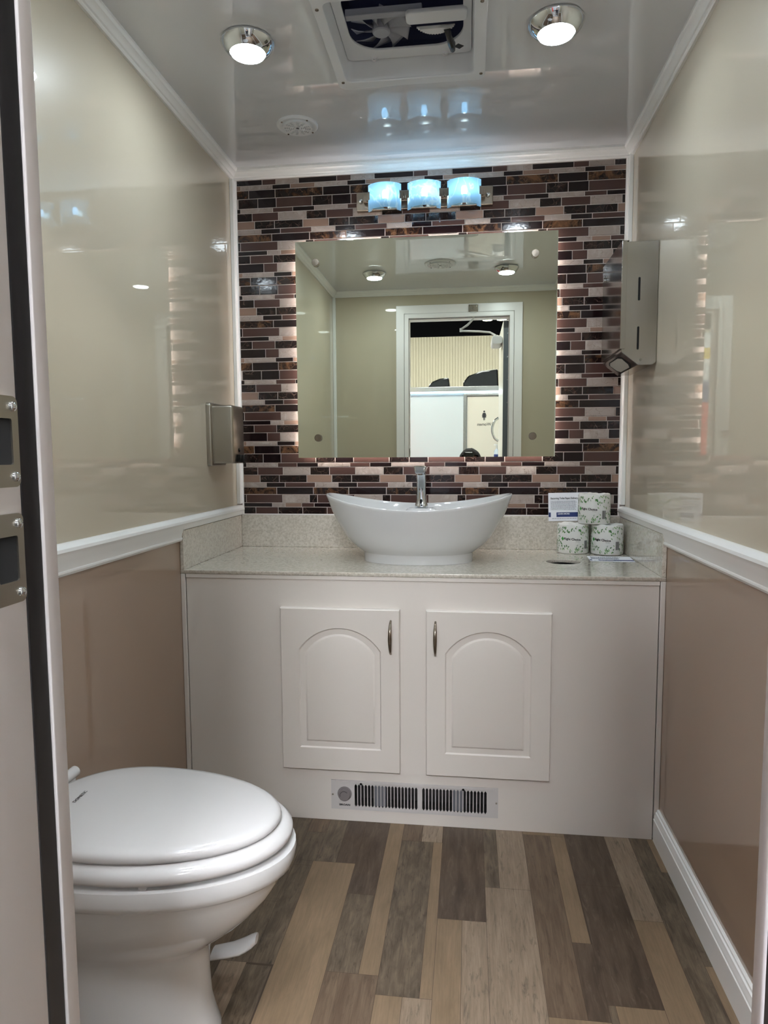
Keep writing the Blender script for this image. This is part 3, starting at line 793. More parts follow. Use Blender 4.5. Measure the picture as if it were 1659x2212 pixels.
# ------------------------------------------------------------ soap dispenser (left wall)
sd = thing('soap_dispenser', 'brushed steel soap dispenser on the left wall above the counter', 'soap dispenser')
def rbox_x(bm, x0, x1, y0, y1, z0, z1, r, inset=0.006):
    """box standing out of a side wall from x0 to x1 with rounded outline and softened face"""
    n = 6; rg = []
    s = 1 if x1 > x0 else -1
    for x, i in ((x0, 0), (x1-s*inset, 0), (x1-s*inset*.3, inset*.3), (x1, inset)):
        rg.append([(x, p[0], p[1]) for p in rrect(y0+i, y1-i, z0+i, z1-i, r, n)])
    loft(bm, rg)
bm = bmesh.new(); rbox_x(bm, .0006, .017, -.308, -.168, 1.0655, 1.2745, .010, .005); obj('back_box', bm, steel_dk, sd, angle=50)
bm = bmesh.new(); rbox_x(bm, .0165, .086, -.295, -.180, 1.0735, 1.266, .008, .006); obj('cover', bm, steel_dk, sd, angle=50)
bm = bmesh.new(); bx(bm, .0865, .100, -.2545, -.2215, 1.077, 1.103)
bx(bm, .100, .110, -.2515, -.2245, 1.080, 1.101); bx(bm, .100, .108, -.244, -.232, 1.072, 1.079); obj('push_valve', bm, black_pl, sd, bev=.002)
bm = bmesh.new(); lathe(bm, [(.007, 0), (.007, .002), (.004, .0035), (.0001, .0036)], (.0862, -.238, 1.118), 'X', 20); obj('sight_window', bm, black_pl, sd)

# ------------------------------------------------------------ paper towel dispenser (right wall)
pt = thing('paper_towel_dispenser', 'polished steel folded-towel dispenser on the right wall above the toilet rolls', 'towel dispenser')
TY0, TY1 = -.376, -.098
bm = bmesh.new()   # body section in x,z extruded along y, lower front slopes back to the slot
sec = [(W-.0007, 1.7085), (W-.094, 1.7085), (W-.0995, 1.703), (W-.0995, 1.395), (W-.052, 1.357), (W-.010, 1.357), (W-.0007, 1.366)]
A = [bm.verts.new((x, TY0, z)) for x, z in sec]; B = [bm.verts.new((x, TY1, z)) for x, z in sec]
for i in range(len(sec)):
    j = (i+1) % len(sec); bm.faces.new((A[i], A[j], B[j], B[i]))
bm.faces.new(A[::-1]); bm.faces.new(B)
obj('body', bm, steel, pt, smooth=False, bev=.0012)
bm = bmesh.new(); bx(bm, W-.1045, W-.0993, TY0-.002, TY1+.002, 1.404, 1.7105); bx(bm, W-.1045, W-.090, TY0-.0035, TY0-.0006, 1.404, 1.7105)
bx(bm, W-.1045, W-.085, TY0-.0035, TY1+.002, 1.7088, 1.7112)
obj('door', bm, steel, pt, bev=.001)
for z0 in (1.376+.025, 1.376+.165):
    lp = [[(x, z) for x, z in rrect(W-.0565, W-.0505, z0, z0+.066, .0028)]]
    objm('level_slot', poly(lp, 'XZ', TY0-.0006, .001), black_hole, pt, smooth=False)
# towel opening in the sloped bottom
d = Vector((W-.052, 0, 1.357))-Vector((W-.0995, 0, 1.395)); dn = Vector((-.0004, 0, -.0005))
def slope(u, y, o=1.0): 
    p = Vector((W-.0995, y, 1.395))+d*u; return (p.x-.0006*o*.62, p.y, p.z-.0006*o*.78)
bm = bmesh.new(); ym = (TY0+TY1)/2
lp = [(.25, TY0+.045), (.12, TY0+.075), (.12, TY1-.075), (.25, TY1-.045), (.75, TY1-.045), (.97, TY1-.075), (.97, TY0+.075), (.75, TY0+.045)]
bm.faces.new([bm.verts.new(slope(u, y)) for u, y in lp]); o = obj('towel_slot', bm, black_hole, pt, smooth=False)
bm = bmesh.new(); lp2 = [(.3, TY0+.055), (.17, TY0+.083), (.17, TY1-.083), (.3, TY1-.055), (.72, TY1-.06), (.9, TY1-.08), (.9, TY0+.08), (.72, TY0+.06)]
bm.faces.new([bm.verts.new(slope(u, y, 3)) for u, y in lp2]); obj('paper_towel', bm, towel_paper, pt, smooth=False)
bm = bmesh.new(); cyl(bm, (W-.1045, -.150, 1.655), (W-.113, -.150, 1.655), .007, n=20); cyl(bm, (W-.1045, -.135, 1.668), (W-.1105, -.135, 1.668), .004, n=14); obj('lock', bm, chrome, pt, bev=.001)
bm = bmesh.new()
for yy, zz in ((TY0-.0006, 1.372),): cyl(bm, (W-.045, yy, zz), (W-.045, yy-.001, zz), .003, n=14)
obj('rivet', bm, steel_dk, pt)

# ------------------------------------------------------------ toilet paper rolls
def paper_roll(x, y, z, rot, label, seed):
    rnd = random.Random(seed); R, hh = .0530, .1010
    bm = bmesh.new()
    lathe(bm, [(.018, hh-.004), (.020, hh-.001), (.046, hh), (.0515, hh-.0015), (.0530, hh-.006), (.0533, hh*.5), (.0530, .004), (.0515, .0008), (.0505, 0)], (0, 0, 0), 'Z', 56)
    for v in bm.verts:
        if v.co.z > hh-.003:
            a = math.atan2(v.co.y, v.co.x); v.co.z += .0016*math.sin(5*a+seed)+.001*math.sin(11*a)
    def wrap(s, zz, o=.0005):
        a = s/R; return ((R+.0003+o)*math.sin(a), -(R+.0003+o)*math.cos(a), zz)
    # leaves, printed all round except the label field
    cnt = 0
    while cnt < 300:
        s = rnd.uniform(-PI*R, PI*R); zz = rnd.uniform(.006, hh-.006)
        if -.036 < s < .036 and abs(zz-.051) < .020*math.sqrt(max(0, 1-(s/.040)**2))+.004: continue
        if .049 < s < .065 and zz < .052 : continue
        a = rnd.uniform(-.9, .9); l = rnd.uniform(.0030, .0043); ww = l*.48; mi = rnd.choice((1, 1, 1, 2, 2, 3))
        pts = []
        for q in range(8):
            t = 2*PI*q/8; u = l*math.sin(t); v = ww*math.cos(t)
            pts.append(bm.verts.new(wrap(s+v*math.cos(a)+u*math.sin(a), zz+u*math.cos(a)-v*math.sin(a))))
        bm.faces.new(pts).material_index = mi; cnt += 1
    for i in range(9):
        ww = (.0006, .001, .0007, .0013, .0006)[i % 5]; s = .0500+i*.00155
        bm.faces.new([bm.verts.new(wrap(s+a, b)) for a, b in ((0, .018), (ww, .018), (ww, .046), (0, .046))]).material_index = 4
    # diamond mark and the brand words
    for (sx, zz, r_) in ((-.0275, .0515, .0075),):
        bm.faces.new([bm.verts.new(wrap(sx+a*r_*.78, zz+b*r_)) for a, b in ((0, -1), (.5, -.5), (1, 0), (.5, .5), (0, 1), (-.5, .5), (-1, 0), (-.5, -.5))]).material_index = 5
    for s_, size, sx, zz in (('Right Choice', .0105, .006, .0510), ('bath tissue', .0030, .0240, .0438)):
        tm = text_mesh(s_, size, 0, offset=.00028 if size > .005 else 0); tb = bmesh.new(); tb.from_mesh(tm)
        for i in range(-12, 13): bmesh.ops.bisect_plane(tb, geom=tb.verts[:]+tb.edges[:]+tb.faces[:], plane_co=(i*.003, 0, 0), plane_no=(1, 0, 0))
        for v in tb.verts: v.co = wrap(sx+v.co.x, zz+v.co.y-.05*(sx+v.co.x), .0007)
        for f in tb.faces: f.material_index = 4
        m2 = bpy.data.meshes.new('t'); tb.to_mesh(m2); tb.free(); bm.from_mesh(m2)
    me = bpy.data.meshes.new('toilet_paper_roll'); bm.to_mesh(me); bm.free()
    o = objm('toilet_paper_roll', me, [tp_m, leaf1, leaf2, leaf3, ink, green_logo], None, angle=30)
    o.location = (x, y, z); o.rotation_euler = (0, 0, rot)
    return tag(o, label, 'toilet paper', 'leaf-patterned toilet rolls stacked on the counter')
paper_roll(1.2180, -.0690, .7592, -.29, 'leaf-patterned toilet roll at bottom left of the stack, beside the sink', 3)
paper_roll(1.3280, -.0950, .7600, -.60, 'leaf-patterned toilet roll at bottom right of the stack, by the side splash', 3)
paper_roll(1.2860, -.0800, .8625, -.62, 'leaf-patterned toilet roll on top of the other two', 3)

# cards
def card(name, wd, ht, mtx, label, cat='card', full=True):
    bm = bmesh.new(); bx(bm, 0, wd, -.0003, .0003, 0, ht)
    c = obj(name, bm, paper, None, smooth=False)
    def flat(nm, x0, x1, z0, z1, m): return box(nm, x0, x1, -.0006, -.0003, z0, z1, m, c)
    flat('blue_banner', .0005, .006, .0105, .0225, navy)
    flat('blue_banner', .0205, wd-.0005, .0105, .0225, navy)
    T = lambda x, z, o=-.0008: Matrix.Translation((x, o, z)) @ FRONT
    text('heading', 'Recurring Toilet Paper Delivery', .0070, T(.0058, .0590), ink, c, 'LEFT', .765, .00008)
    text('call_to_action', 'LEARN MORE:', .0052, T(.0235, .0185, -.0010), paper, c, 'LEFT', .95, .0001)
    bm = bmesh.new()
    rnd = random.Random(4)
    for i in range(8):
        x = .0060; z0 = .0510-.0031*i; end = .0700+rnd.uniform(-.002, .003)
        while x < end:
            l = rnd.uniform(.0015, .005); bx(bm, x, min(x+l, end), -.00062, -.0003, z0, z0+.0011); x += l+.0009
    obj('small_print', bm, ink_l, c, smooth=False)
    bm = bmesh.new(); x = .009
    while x < .07:
        l = rnd.uniform(.002, .006); bx(bm, x, x+l, -.00062, -.0003, .0060, .0071); x += l+.0012
    obj('address_line', bm, ink_l, c, smooth=False)
    c.matrix_world = mtx
    return tag(c, label, cat)
K = 1.36
card('info_card', .1, .0735, Matrix.Translation((1.141, -.0165, .8615)) @ Matrix.Rotation(math.radians(-1.2), 4, 'Y') @ Matrix.Rotation(math.radians(-3.0), 4, 'X') @ Matrix.Diagonal((K, 1, K, 1)),
     'white and navy toilet paper delivery card standing behind the top roll')
card('info_card', .1, .0735, Matrix.Translation((1.2440, -.268, .7592)) @ Matrix.Rotation(math.radians(-4), 4, 'Z') @ Matrix.Rotation(math.radians(-90), 4, 'X') @ Matrix.Diagonal((K, 1, 1.1*K, 1)),
     'card lying flat on the counter under the right toilet roll')

# ------------------------------------------------------------ toe-kick heater
ht = thing('wall_heater', 'low louvred electric heater with a dial, set in the cabinet base', 'heater')
hx0_, hx1_, hz0, hz1 = .4535, .9495, .0370, .1275
yf = CY-.0035
slots = []
n = 19
for s0, s1 in ((.5235, .7145), (.7265, .9175)):
    for i in range(n):
        a = s0+(s1-s0)*i/n; b = a+(s1-s0)/n
        c_ = (a+b)/2; w_ = (b-a)/2-.0011
        slots.append([(c_-w_, .052), (c_, .0465), (c_+w_, .052), (c_+w_, .112), (c_, .1175), (c_-w_, .112)])
grl = objm('grille', poly([[(hx0_, hz0), (hx1_, hz0), (hx1_, hz1), (hx0_, hz1)]]+slots, 'XZ', yf, .0030), heater_m, ht, smooth=False)
bm = bmesh.new()
bx(bm, .4585, .9445, CY+.055, CY+.060, .0435, .1215); bx(bm, .4585, .9445, CY+.0005, CY+.055, .1195, .1215); bx(bm, .4585, .9445, CY+.0005, CY+.055, .0435, .0455)
obj('casing', bm, heater_in, ht, smooth=False)
for x0, x1 in ((.585, .618), (.818, .850)): box('inner_plate', x0, x1, CY+.006, CY+.010, .047, .119, heater_fin, ht)
for x0, x1 in ((.618, .712), (.73, .815)): box('heating_element', x0, x1, CY+.012, CY+.016, .086, .105, heater_in, ht)
bm = bmesh.new(); bx(bm, .4665, .9350, yf-.003, yf-.0002, .1205, .1268); obj('top_lip', bm, heater_m, ht, bev=.0006)
bm = bmesh.new(); lathe(bm, [(.0215, 0), (.0215, .002), (.0185, .003), (.0180, .011), (.0168, .0125), (.0001, .0127)], (.4945, yf, .0865), 'Y', 40, -1); kb = obj('dial', bm, knob_m, ht)
arc = [(.4945+.0125*math.cos(math.radians(a)), .0865+.0125*math.sin(math.radians(a))) for a in range(200, 39, -10)]
arc += [(.4945+.0113*math.cos(math.radians(a)), .0865+.0113*math.sin(math.radians(a))) for a in range(40, 201, 10)]
objm('dial_mark', poly([arc], 'XZ', yf-.0131, .0004), ink, kb, smooth=False)
text('maker_name', 'BROAN', .0078, Matrix.Translation((.4945, yf-.0003, .0510)) @ FRONT, ink, ht, sx=1.25, offset=.0003)
for x, z in ((.458, .082), (.9445, .082)):
    bm = bmesh.new(); lathe(bm, [(.0028, 0), (.0024, .0012), (.0001, .0018)], (x, yf, z), 'Y', 14, -1); obj('screw', bm, steel_dk, ht)
for x in (.5445, .8480):
    bm = bmesh.new(); cyl(bm, (x, yf-.0033, .1195), (x, yf-.0001, .1195), .0038, n=18); obj('limit_hole', bm, black_hole, ht)

# ------------------------------------------------------------ toilet
tl_ = thing('toilet', 'white porcelain toilet with closed lid against the left wall', 'toilet', None, (0, 0, 0))
TCY = -1.317
def egg(xb, xt, hw, z, xc=None, n=64, eb=2.7, ef=2.05, slope=0.0):
    xc = xb+(xt-xb)*.38 if xc is None else xc
    pts = []
    for i in range(n):
        t = 2*PI*i/n; c, s = math.cos(t), math.sin(t)
        if c >= 0: x = xc+(xt-xc)*abs(c)**(2/ef); y = math.copysign(abs(s)**(2/ef), s)*hw
        else: x = xc-(xc-xb)*abs(c)**(2/eb); y = math.copysign(abs(s)**(2/eb), s)*hw
        pts.append((x, TCY+y, z-slope*(x-.06)))
    return pts
bm = bmesh.new(); zb = .4260; sl = .012
rg = [egg(.060, .502, .150, zb, slope=sl, eb=2.2), egg(.054, .514, .158, zb+.003, slope=sl, eb=2.2), egg(.052, .519, .162, zb+.010, slope=sl, eb=2.2), egg(.054, .516, .160, zb+.017, slope=sl, eb=2.2), egg(.058, .508, .155, zb+.0215, slope=sl, eb=2.2),
      egg(.066, .493, .144, zb+.0240, slope=sl, eb=2.2), egg(.10, .44, .105, zb+.0262, slope=sl), egg(.17, .34, .05, zb+.0275, slope=sl)]
loft(bm, rg); lid = obj('lid', bm, seat_m, tl_, angle=60)
text('maker_name', 'DOMETIC', .0090, Matrix.Translation((.128, TCY+.002, zb+.0277)) @ Matrix.Rotation(PI/2, 4, 'Z') @ Matrix.Rotation(-.012, 4, 'Y'), ink, lid, sx=1.1)
bm = bmesh.new(); zs = .3935
rg = [egg(.075, .518, .158, zs), egg(.066, .534, .171, zs+.003), egg(.064, .540, .175, zs+.011), egg(.064, .539, .174, zs+.020), egg(.066, .531, .168, zs+.027), egg(.070, .518, .158, zs+.030)]
loft(bm, rg); seat = obj('seat', bm, seat_m, tl_, angle=60)
bm = bmesh.new()
rg = [egg(.03, .515, .155, .3895), egg(.03, .530, .165, .3890), egg(.03, .5450, .176, .386), egg(.03, .5465, .177, .378), egg(.03, .544, .176, .362), egg(.03, .541, .174, .352), egg(.03, .532, .168, .346), egg(.03, .526, .164, .340),
      egg(.03, .518, .160, .325), egg(.03, .502, .152, .298), egg(.03, .478, .140, .268), egg(.03, .446, .126, .238), egg(.03, .412, .110, .212), egg(.03, .390, .102, .197), egg(.03, .379, .099, .186),
      egg(.03, .374, .100, .16), egg(.03, .373, .101, .12), egg(.03, .376, .103, .07), egg(.03, .384, .108, .03), egg(.03, .392, .113, .010), egg(.03, .392, .113, .0006)]
loft(bm, rg); obj('bowl', bm, porcelain, tl_, angle=60)
bm = bmesh.new(); bx(bm, .0012, .058, TCY-.105, TCY+.105, .02, .415); obj('rear_housing', bm, porcelain, tl_, bev=.012, bseg=4)
for s in (-1, 1):
    bm = bmesh.new(); yy = TCY+s*.112
    cyl(bm, (.036, yy-.024, zb+.010), (.036, yy+.024, zb+.010), .0115, n=24); bx(bm, .028, .044, yy-.012, yy+.012, zs, zb+.010); obj('hinge', bm, seat_m, tl_, bev=.002)
bm = bmesh.new(); rings = []
for x, z, hw in ((.33, .055, .020), (.37, .066, .022), (.395, .076, .026), (.408, .084, .025), (.419, .091, .021), (.426, .096, .012)):
    rings.append([(x, -1.185+hw*math.cos(t), z+.010*math.sin(t)) for t in [2*PI*i/20 for i in range(20)]])
loft(bm, rings); obj('flush_pedal', bm, seat_m, tl_)
bm = bmesh.new(); cyl(bm, (.33, TCY-.12, .386), (.33, TCY-.158, .3915), .007, n=14); obj('bumper', bm, seat_m, tl_)

# ------------------------------------------------------------ entrance door leaf (open), closer, pulls
leaf = thing('entrance_door', 'open white entrance door with rivets and bow handle, seen edge-on in the mirror', 'door')
box('door_leaf', 1.072, 1.1115, -2.665, -2.042, -.02, 1.945, trailer_door, leaf, bev=.002)
bm = bmesh.new(); bx(bm, 1.073, 1.1165, -2.0415, -2.0345, -.015, 1.94); obj('hinge_strip', bm, hinge_m, leaf)
for i in range(13):
    bm = bmesh.new(); lathe(bm, [(.004, 0), (.0035, .0015), (.0001, .002)], (1.100, -2.0345, .12+.145*i), 'Y', 12, 1); obj('rivet', bm, alum, leaf)
bm = bmesh.new(); pts = []
for i in range(13):
    t = i/12; pts.append((1.070-.045*math.sin(PI*t)**.55, -2.585, 1.195+.165*t))
tube(bm, pts, .009, 12); obj('pull_handle', bm, chrome, leaf)
cl = thing('door_closer', 'silver door closer with folding arm over the entrance door', 'door closer')
box('bracket', .853, .911, -1.8935, -1.8885, 1.972, 2.016, nickel, cl, bev=.001)
for px, pz in ((.864, 2.006), (.900, 2.006), (.882, 1.992)):
    bm = bmesh.new(); lathe(bm, [(.004, 0), (.003, .0015), (.0001, .002)], (px, -1.8885, pz), 'Y', 12); obj('screw', bm, steel_dk, cl)
bm = bmesh.new(); bx(bm, .862, .902, -1.912, -1.8885, 1.966, 1.972)
tube(bm, [(.882, -1.905, 1.968), (.882, -1.925, 1.935), (.845, -1.96, 1.905), (.806, -2.0, 1.888)], [.006, .006, .007, .006], 10)
tube(bm, [(.806, -2.0, 1.878), (.92, -2.06, 1.882), (.99, -2.12, 1.885), (1.030, -2.15, 1.868)], .006, 10); cyl(bm, (.806, -2.0, 1.872), (.806, -2.0, 1.894), .009)
obj('arm', bm, white_pl, cl, angle=50)
bm = bmesh.new(); rings = []
for y in (-2.32, -2.11):
    rings.append([(1.0365+p[0], y, 1.836+p[1]) for p in rrect(-.034, .034, -.026, .026, .016, 4)])
loft(bm, rings); obj('closer_body', bm, white_pl, cl, bev=.002)
bm = bmesh.new(); cyl(bm, (1.030, -2.15, 1.862), (1.030, -2.15, 1.872), .010); obj('spindle', bm, chrome, cl)

# ------------------------------------------------------------ hall outside the door
GZ = -.60
struct(box('floor_hall', -6, 8, -9.6, -L-.081, GZ-.05, GZ, hall_floor))
bm = bmesh.new()
nw = 260
for i in range(nw):
    x0 = -5+12*i/nw; x1 = -5+12*(i+1)/nw; xm = (x0*3+x1)/4; xn = (x0+x1*3)/4
    for (a, ya), (b, yb) in (((x0, -9.0), (xm, -9.012)), ((xm, -9.012), (xn, -9.012)), ((xn, -9.012), (x1, -9.0))):
        quad(bm, ((a, ya, GZ), (b, yb, GZ), (b, yb, 3.03), (a, ya, 3.03)))
struct(obj('wall_hall', bm, corr, smooth=False))
struct(box('wall_hall.001', -6, 8, -9.15, -9.05, GZ, 5.2, hall_black))
struct(box('ceiling_hall', -6, 8, -9.2, 1.2, 5.2, 5.3, hall_black))
struct(box('wall_hall.002', -6.1, -6, -9.2, 1.2, GZ, 5.2, hall_black))
struct(box('wall_hall.003', 8, 8.1, -9.2, 1.2, GZ, 5.2, hall_black))
st = thing('entry_steps', 'grey metal entry steps below the entrance door', 'steps')
for i in range(2):
    box('step', DX0-.05, DX1+.05, -2.29-.2*i, -2.085-.2*i, -.20-.20*i-.03, -.20-.20*i, alum, st, bev=.004)
for s in (DX0-.075, DX1+.052):
    bm = bmesh.new(); f = [bm.verts.new((s, y, z)) for y, z in ((-2.084, -.15), (-2.084, GZ), (-2.50, GZ), (-2.50, -.46))]; f2 = [bm.verts.new((s+.022, v.co.y, v.co.z)) for v in f]
    bm.faces.new(f); bm.faces.new(f2[::-1])
    for i in range(4): bm.faces.new((f[i], f[(i+1) % 4], f2[(i+1) % 4], f2[i]))
    obj('stringer', bm, alum, st, smooth=False)
# added fill panels above the hall, unseen, placed to brighten doorway, cabinet and jamb
for i, (hx, hy, lb) in enumerate(((-2.3, -3.2, 'added rectangular fill lamp, unseen, high up, far left of the entrance'), (.75, -2.75, 'small added rectangular fill lamp, unseen, high above the photographer'),
        (-1.9, -6.3, 'added rectangular fill lamp, unseen, over the left part of the opposite trailer'), (1.0, -6.3, 'added rectangular fill lamp, unseen, over the middle of the opposite trailer'), (3.9, -6.3, 'added rectangular fill lamp, unseen, over the right part of the opposite trailer'))):
    t = thing('hall_fill_lamp', lb, 'lamp', 'added rectangular fill lamps', (hx, hy, 3.75))
    q = .8 if i == 1 else 1
    box('housing', -.62*q, .62*q, -.47*q, .47*q, .005, .06, white_pl, t); box('diffuser', -.6*q, .6*q, -.45*q, .45*q, -.005, .004, hall_fill_glow, t)
    box('hanger', -.01, .01, -.01, .01, .06, 1.44, steel_dk, t)
for hx, lb in ((1.097, 'left one of two round spots below the dark hall ceiling in the mirror'), (1.286, 'right one of two round spots below the dark hall ceiling in the mirror')):
    t = thing('hall_spot', lb, 'spotlight', 'round hall spots seen in the mirror', (hx, -7.0, 2.893))
    bm = bmesh.new(); lathe(bm, [(.064, 0), (.07, .02), (.045, .06), (.02, .09)], (0, 0, 0), 'Z', 32); obj('housing', bm, black_pl, t)
    bm = bmesh.new(); cyl(bm, (0, 0, -.002), (0, 0, .001), .062, n=32); obj('lens', bm, hall_spot_m, t)
    bm = bmesh.new(); cyl(bm, (0, 0, .09), (0, 0, 2.3), .006, n=10); obj('hanger', bm, black_pl, t)

# opposite trailer
tr = thing('restroom_trailer', 'white restroom trailer opposite with a Women door, seen in the mirror', 'trailer')
bm = bmesh.new(); bx(bm, -3.2, 4.2, -6.6, -4.2, -.25, 1.69); obj('body', bm, trailer_w, tr, smooth=False)
bm = bmesh.new(); bx(bm, -3.25, 4.25, -6.65, -4.175, 1.70, 1.745); bx(bm, -3.25, 4.25, -6.6, -4.19, 1.690, 1.70); obj('roof_rail', bm, alum, tr, bev=.004)
box('light_strip', -3.2, 4.2, -4.185, -4.178, 1.686, 1.699, rail_led, tr)
bm = bmesh.new(); bx(bm, .805, .838, -4.199, -4.180, -.2, 1.676); bx(bm, 1.39, 1.42, -4.199, -4.180, -.2, 1.676); bx(bm, .838, 1.39, -4.199, -4.180, 1.656, 1.676); df_ = obj('door_frame', bm, alum, tr, bev=.002)
bm = bmesh.new(); bx(bm, .842, 1.172, -4.199, -4.188, -.19, 1.652); dd = obj('door', bm, trailer_door, tr, bev=.001)
bm = bmesh.new(); bx(bm, 1.174, 1.186, -4.199, -4.194, -.19, 1.652); obj('door_gap', bm, black_hole, tr)
BACKF = Matrix.Rotation(PI, 4, 'Z') @ FRONT      # text facing +y, towards the trailer door
text('sign_word', 'Women', .040, Matrix.Translation((1.002, -4.1875, 1.385)) @ BACKF, ink, dd, offset=.0006)
zc0 = 1.424
pic = [circ(0, .083, .0085, 20), [(-.008, .071), (.008, .071), (.014, .066), (.022, .040), (.018, .038), (.011, .058), (.020, .026), (.008, .026), (.007, 0), (.0015, 0), (.001, .026),
       (-.001, .026), (-.0015, 0), (-.007, 0), (-.008, .026), (-.020, .026), (-.011, .058), (-.018, .038), (-.022, .040), (-.014, .066)]]
me = poly(pic, 'XY', 0, .0006); me.transform(Matrix.Translation((1.002, -4.1875, zc0)) @ BACKF); objm('sign_figure', me, ink, dd, smooth=False)
for i in range(3):
    pass
# roof air conditioners
def aircon(prof, y0, y1, label):
    bm = bmesh.new(); A = [bm.verts.new((x, y0, z)) for x, z in prof]; B = [bm.verts.new((x, y1, z)) for x, z in prof]
    n = len(prof)
    for i in range(n): bm.faces.new((A[i], A[(i+1) % n], B[(i+1) % n], B[i]))
    bm.faces.new(A[::-1]); bm.faces.new(B)
    o = obj('air_conditioner', bm, ac_black, None, bev=.012, bseg=3)
    g = bmesh.new()
    x1 = max(p[0] for p in prof); z1 = max(p[1] for p in prof)
    for i in range(4): bx(g, x1-.10, x1-.02, y1, y1+.002, 1.762+.022*i, 1.772+.022*i)
    obj('side_grille', g, black_pl, o)
    return tag(o, label, 'air conditioner', 'black rooftop air conditioners')
aircon([(.455, 1.7455), (.470, 1.785), (.505, 1.815), (.573, 1.842), (.659, 1.852), (.673, 1.7455)], -4.9, -4.35, 'smaller black air conditioner on the opposite trailer roof')
aircon([(.803, 1.7455), (.800, 1.800), (.850, 1.862), (.976, 1.908), (1.133, 1.922), (1.142, 1.7455)], -5.0, -4.35, 'larger black air conditioner on the opposite trailer roof')
# colourful roll-up banner standing to the side of the entrance
bn = thing('roll_up_banner', 'tall yellow, blue and red banner reflected in the right wall', 'banner')
for nm, z0, z1, m_ in (('red_field', .3, 1.48, ban_r), ('blue_field', 1.48, 1.635, ban_b), ('white_field', 1.635, 1.80, ban_w), ('yellow_field', 1.80, 1.88, ban_y), ('white_field', 1.88, 1.98, ban_w)):
    box(nm, -.55, .235, -3.004, -3.0, z0, z1, m_, bn)
bm = bmesh.new(); bx(bm, -.57, .255, -3.06, -2.96, GZ+.001, GZ+.08); bx(bm, -.17, -.15, -3.02, -3.006, GZ+.08, 1.99); bx(bm, -.55, .235, -3.008, -3.0, 1.98, 1.995); bx(bm, -.55, .235, -3.012, -2.995, .28, .3); obj('stand', bm, alum, bn)
# hand sanitiser on a post
hs = thing('hand_sanitizer', 'clear hand sanitizer pump bottle on a post, seen low in the mirror', 'bottle')
bm = bmesh.new(); lathe(bm, [(.020, 1.0), (.022, 1.005), (.022, 1.125), (.012, 1.14), (.008, 1.145)], (1.083, -3.2, 0), 'Z', 24); obj('bottle', bm, clear_pl, hs)
bm = bmesh.new(); cyl(bm, (1.083, -3.2, 1.145), (1.083, -3.2, 1.175), .007, n=14); bx(bm, 1.06, 1.09, -3.206, -3.194, 1.172, 1.182); obj('pump', bm, white_pl, hs)
bm = bmesh.new(); cyl(bm, (1.083, -3.2, 1.03), (1.083, -3.2, 1.10), .0226, n=24); obj('bottle_label', bm, navy, hs)
bm = bmesh.new(); cyl(bm, (1.083, -3.2, GZ+.02), (1.083, -3.2, .99), .012, n=14); cyl(bm, (1.083, -3.2, .99), (1.083, -3.2, 1.0), .05, n=24); cyl(bm, (1.083, -3.2, GZ), (1.083, -3.2, GZ+.02), .12, n=24); obj('post', bm, steel_dk, hs)

# ------------------------------------------------------------ the photographer (only phone and hair show in the mirror)
def skin_obj(name, verts, edges, radii, m, parent, root=0, sub=2):
    me = bpy.data.meshes.new(name); me.from_pydata(verts, edges, []); o = bpy.data.objects.new(name, me); COL.objects.link(o)
    me.materials.append(m)
    s = o.modifiers.new('skin', 'SKIN'); s.use_smooth_shade = True
    sv = me.skin_vertices[0].data
    for i, r in enumerate(radii): sv[i].radius = r if isinstance(r, tuple) else (r, r)
    sv[root].use_root = True
    ss = o.modifiers.new('sub', 'SUBSURF'); ss.levels = sub; ss.render_levels = sub
    dg = bpy.context.evaluated_depsgraph_get(); dg.update()
    m2 = bpy.data.meshes.new_from_object(o.evaluated_get(dg)); bpy.data.objects.remove(o)
    return objm(name, m2, m, parent, angle=80)
px_, py_ = .868, -2.79
person = None
V, Ed, Rr = [], [], []
def av(p, r, link=None):
    V.append(p); Rr.append(r)
    if link is not None: Ed.append((link, len(V)-1))
    return len(V)-1
pel = av((px_, py_-.06, .27), (.110, .080))
sp1 = av((px_, py_-.06, .45), (.112, .08), pel); sp2 = av((px_, py_-.06, .64), (.15, .10), sp1); nk0 = av((px_, py_-.05, .78), (.075, .06), sp2)
nk = av((px_, py_-.035, .86), (.052, .055), nk0); hd0 = av((px_, py_-.012, .93), (.068, .084), nk); hd1 = av((px_, py_-.012, 1.00), (.088, .106), hd0); hd2 = av((px_, py_-.018, 1.105), (.078, .094), hd1)
for s in (-1, 1):
    sh = av((px_+s*.17, py_-.06, .72), .055, sp2); el = av((px_+s*.20, py_+.00, .50), .042, sh); el2 = av((px_+s*.155, py_+.10, .70), .036, el)
    wr = av((px_+s*.085, py_+.222, .935), .024, el2); pm = av((px_+s*.062, py_+.268, .985), (.028, .015), wr)
    for k_, (dx, dz, l) in enumerate(((.0, .050, .0), (.0, .032, 0), (.0, .014, 0), (.0, -.004, 0))):
        f1 = av((px_+s*.050, py_+.286, .985+dz), .0085, pm); f2 = av((px_+s*(.036-.002*k_), py_+.3085, .988+dz), .0078, f1)
    t1 = av((px_+s*.040, py_+.272, .965), .010, pm); t2 = av((px_+s*.022, py_+.276, .985), .0085, t1)
    hp = av((px_+s*.080, py_-.06, .20), .070, pel); kn = av((px_+s*.11, py_-.045, -.17), .058, hp); an = av((px_+s*.115, py_-.07, -.52), .040, kn); ft = av((px_+s*.12, py_+.05, -.568), .032, an)
person = skin_obj('person', V, Ed, Rr, skin_m, None, 0, 2)
tag(person, 'person in dark clothes holding up a phone, black hair visible at the mirror edge', 'person')
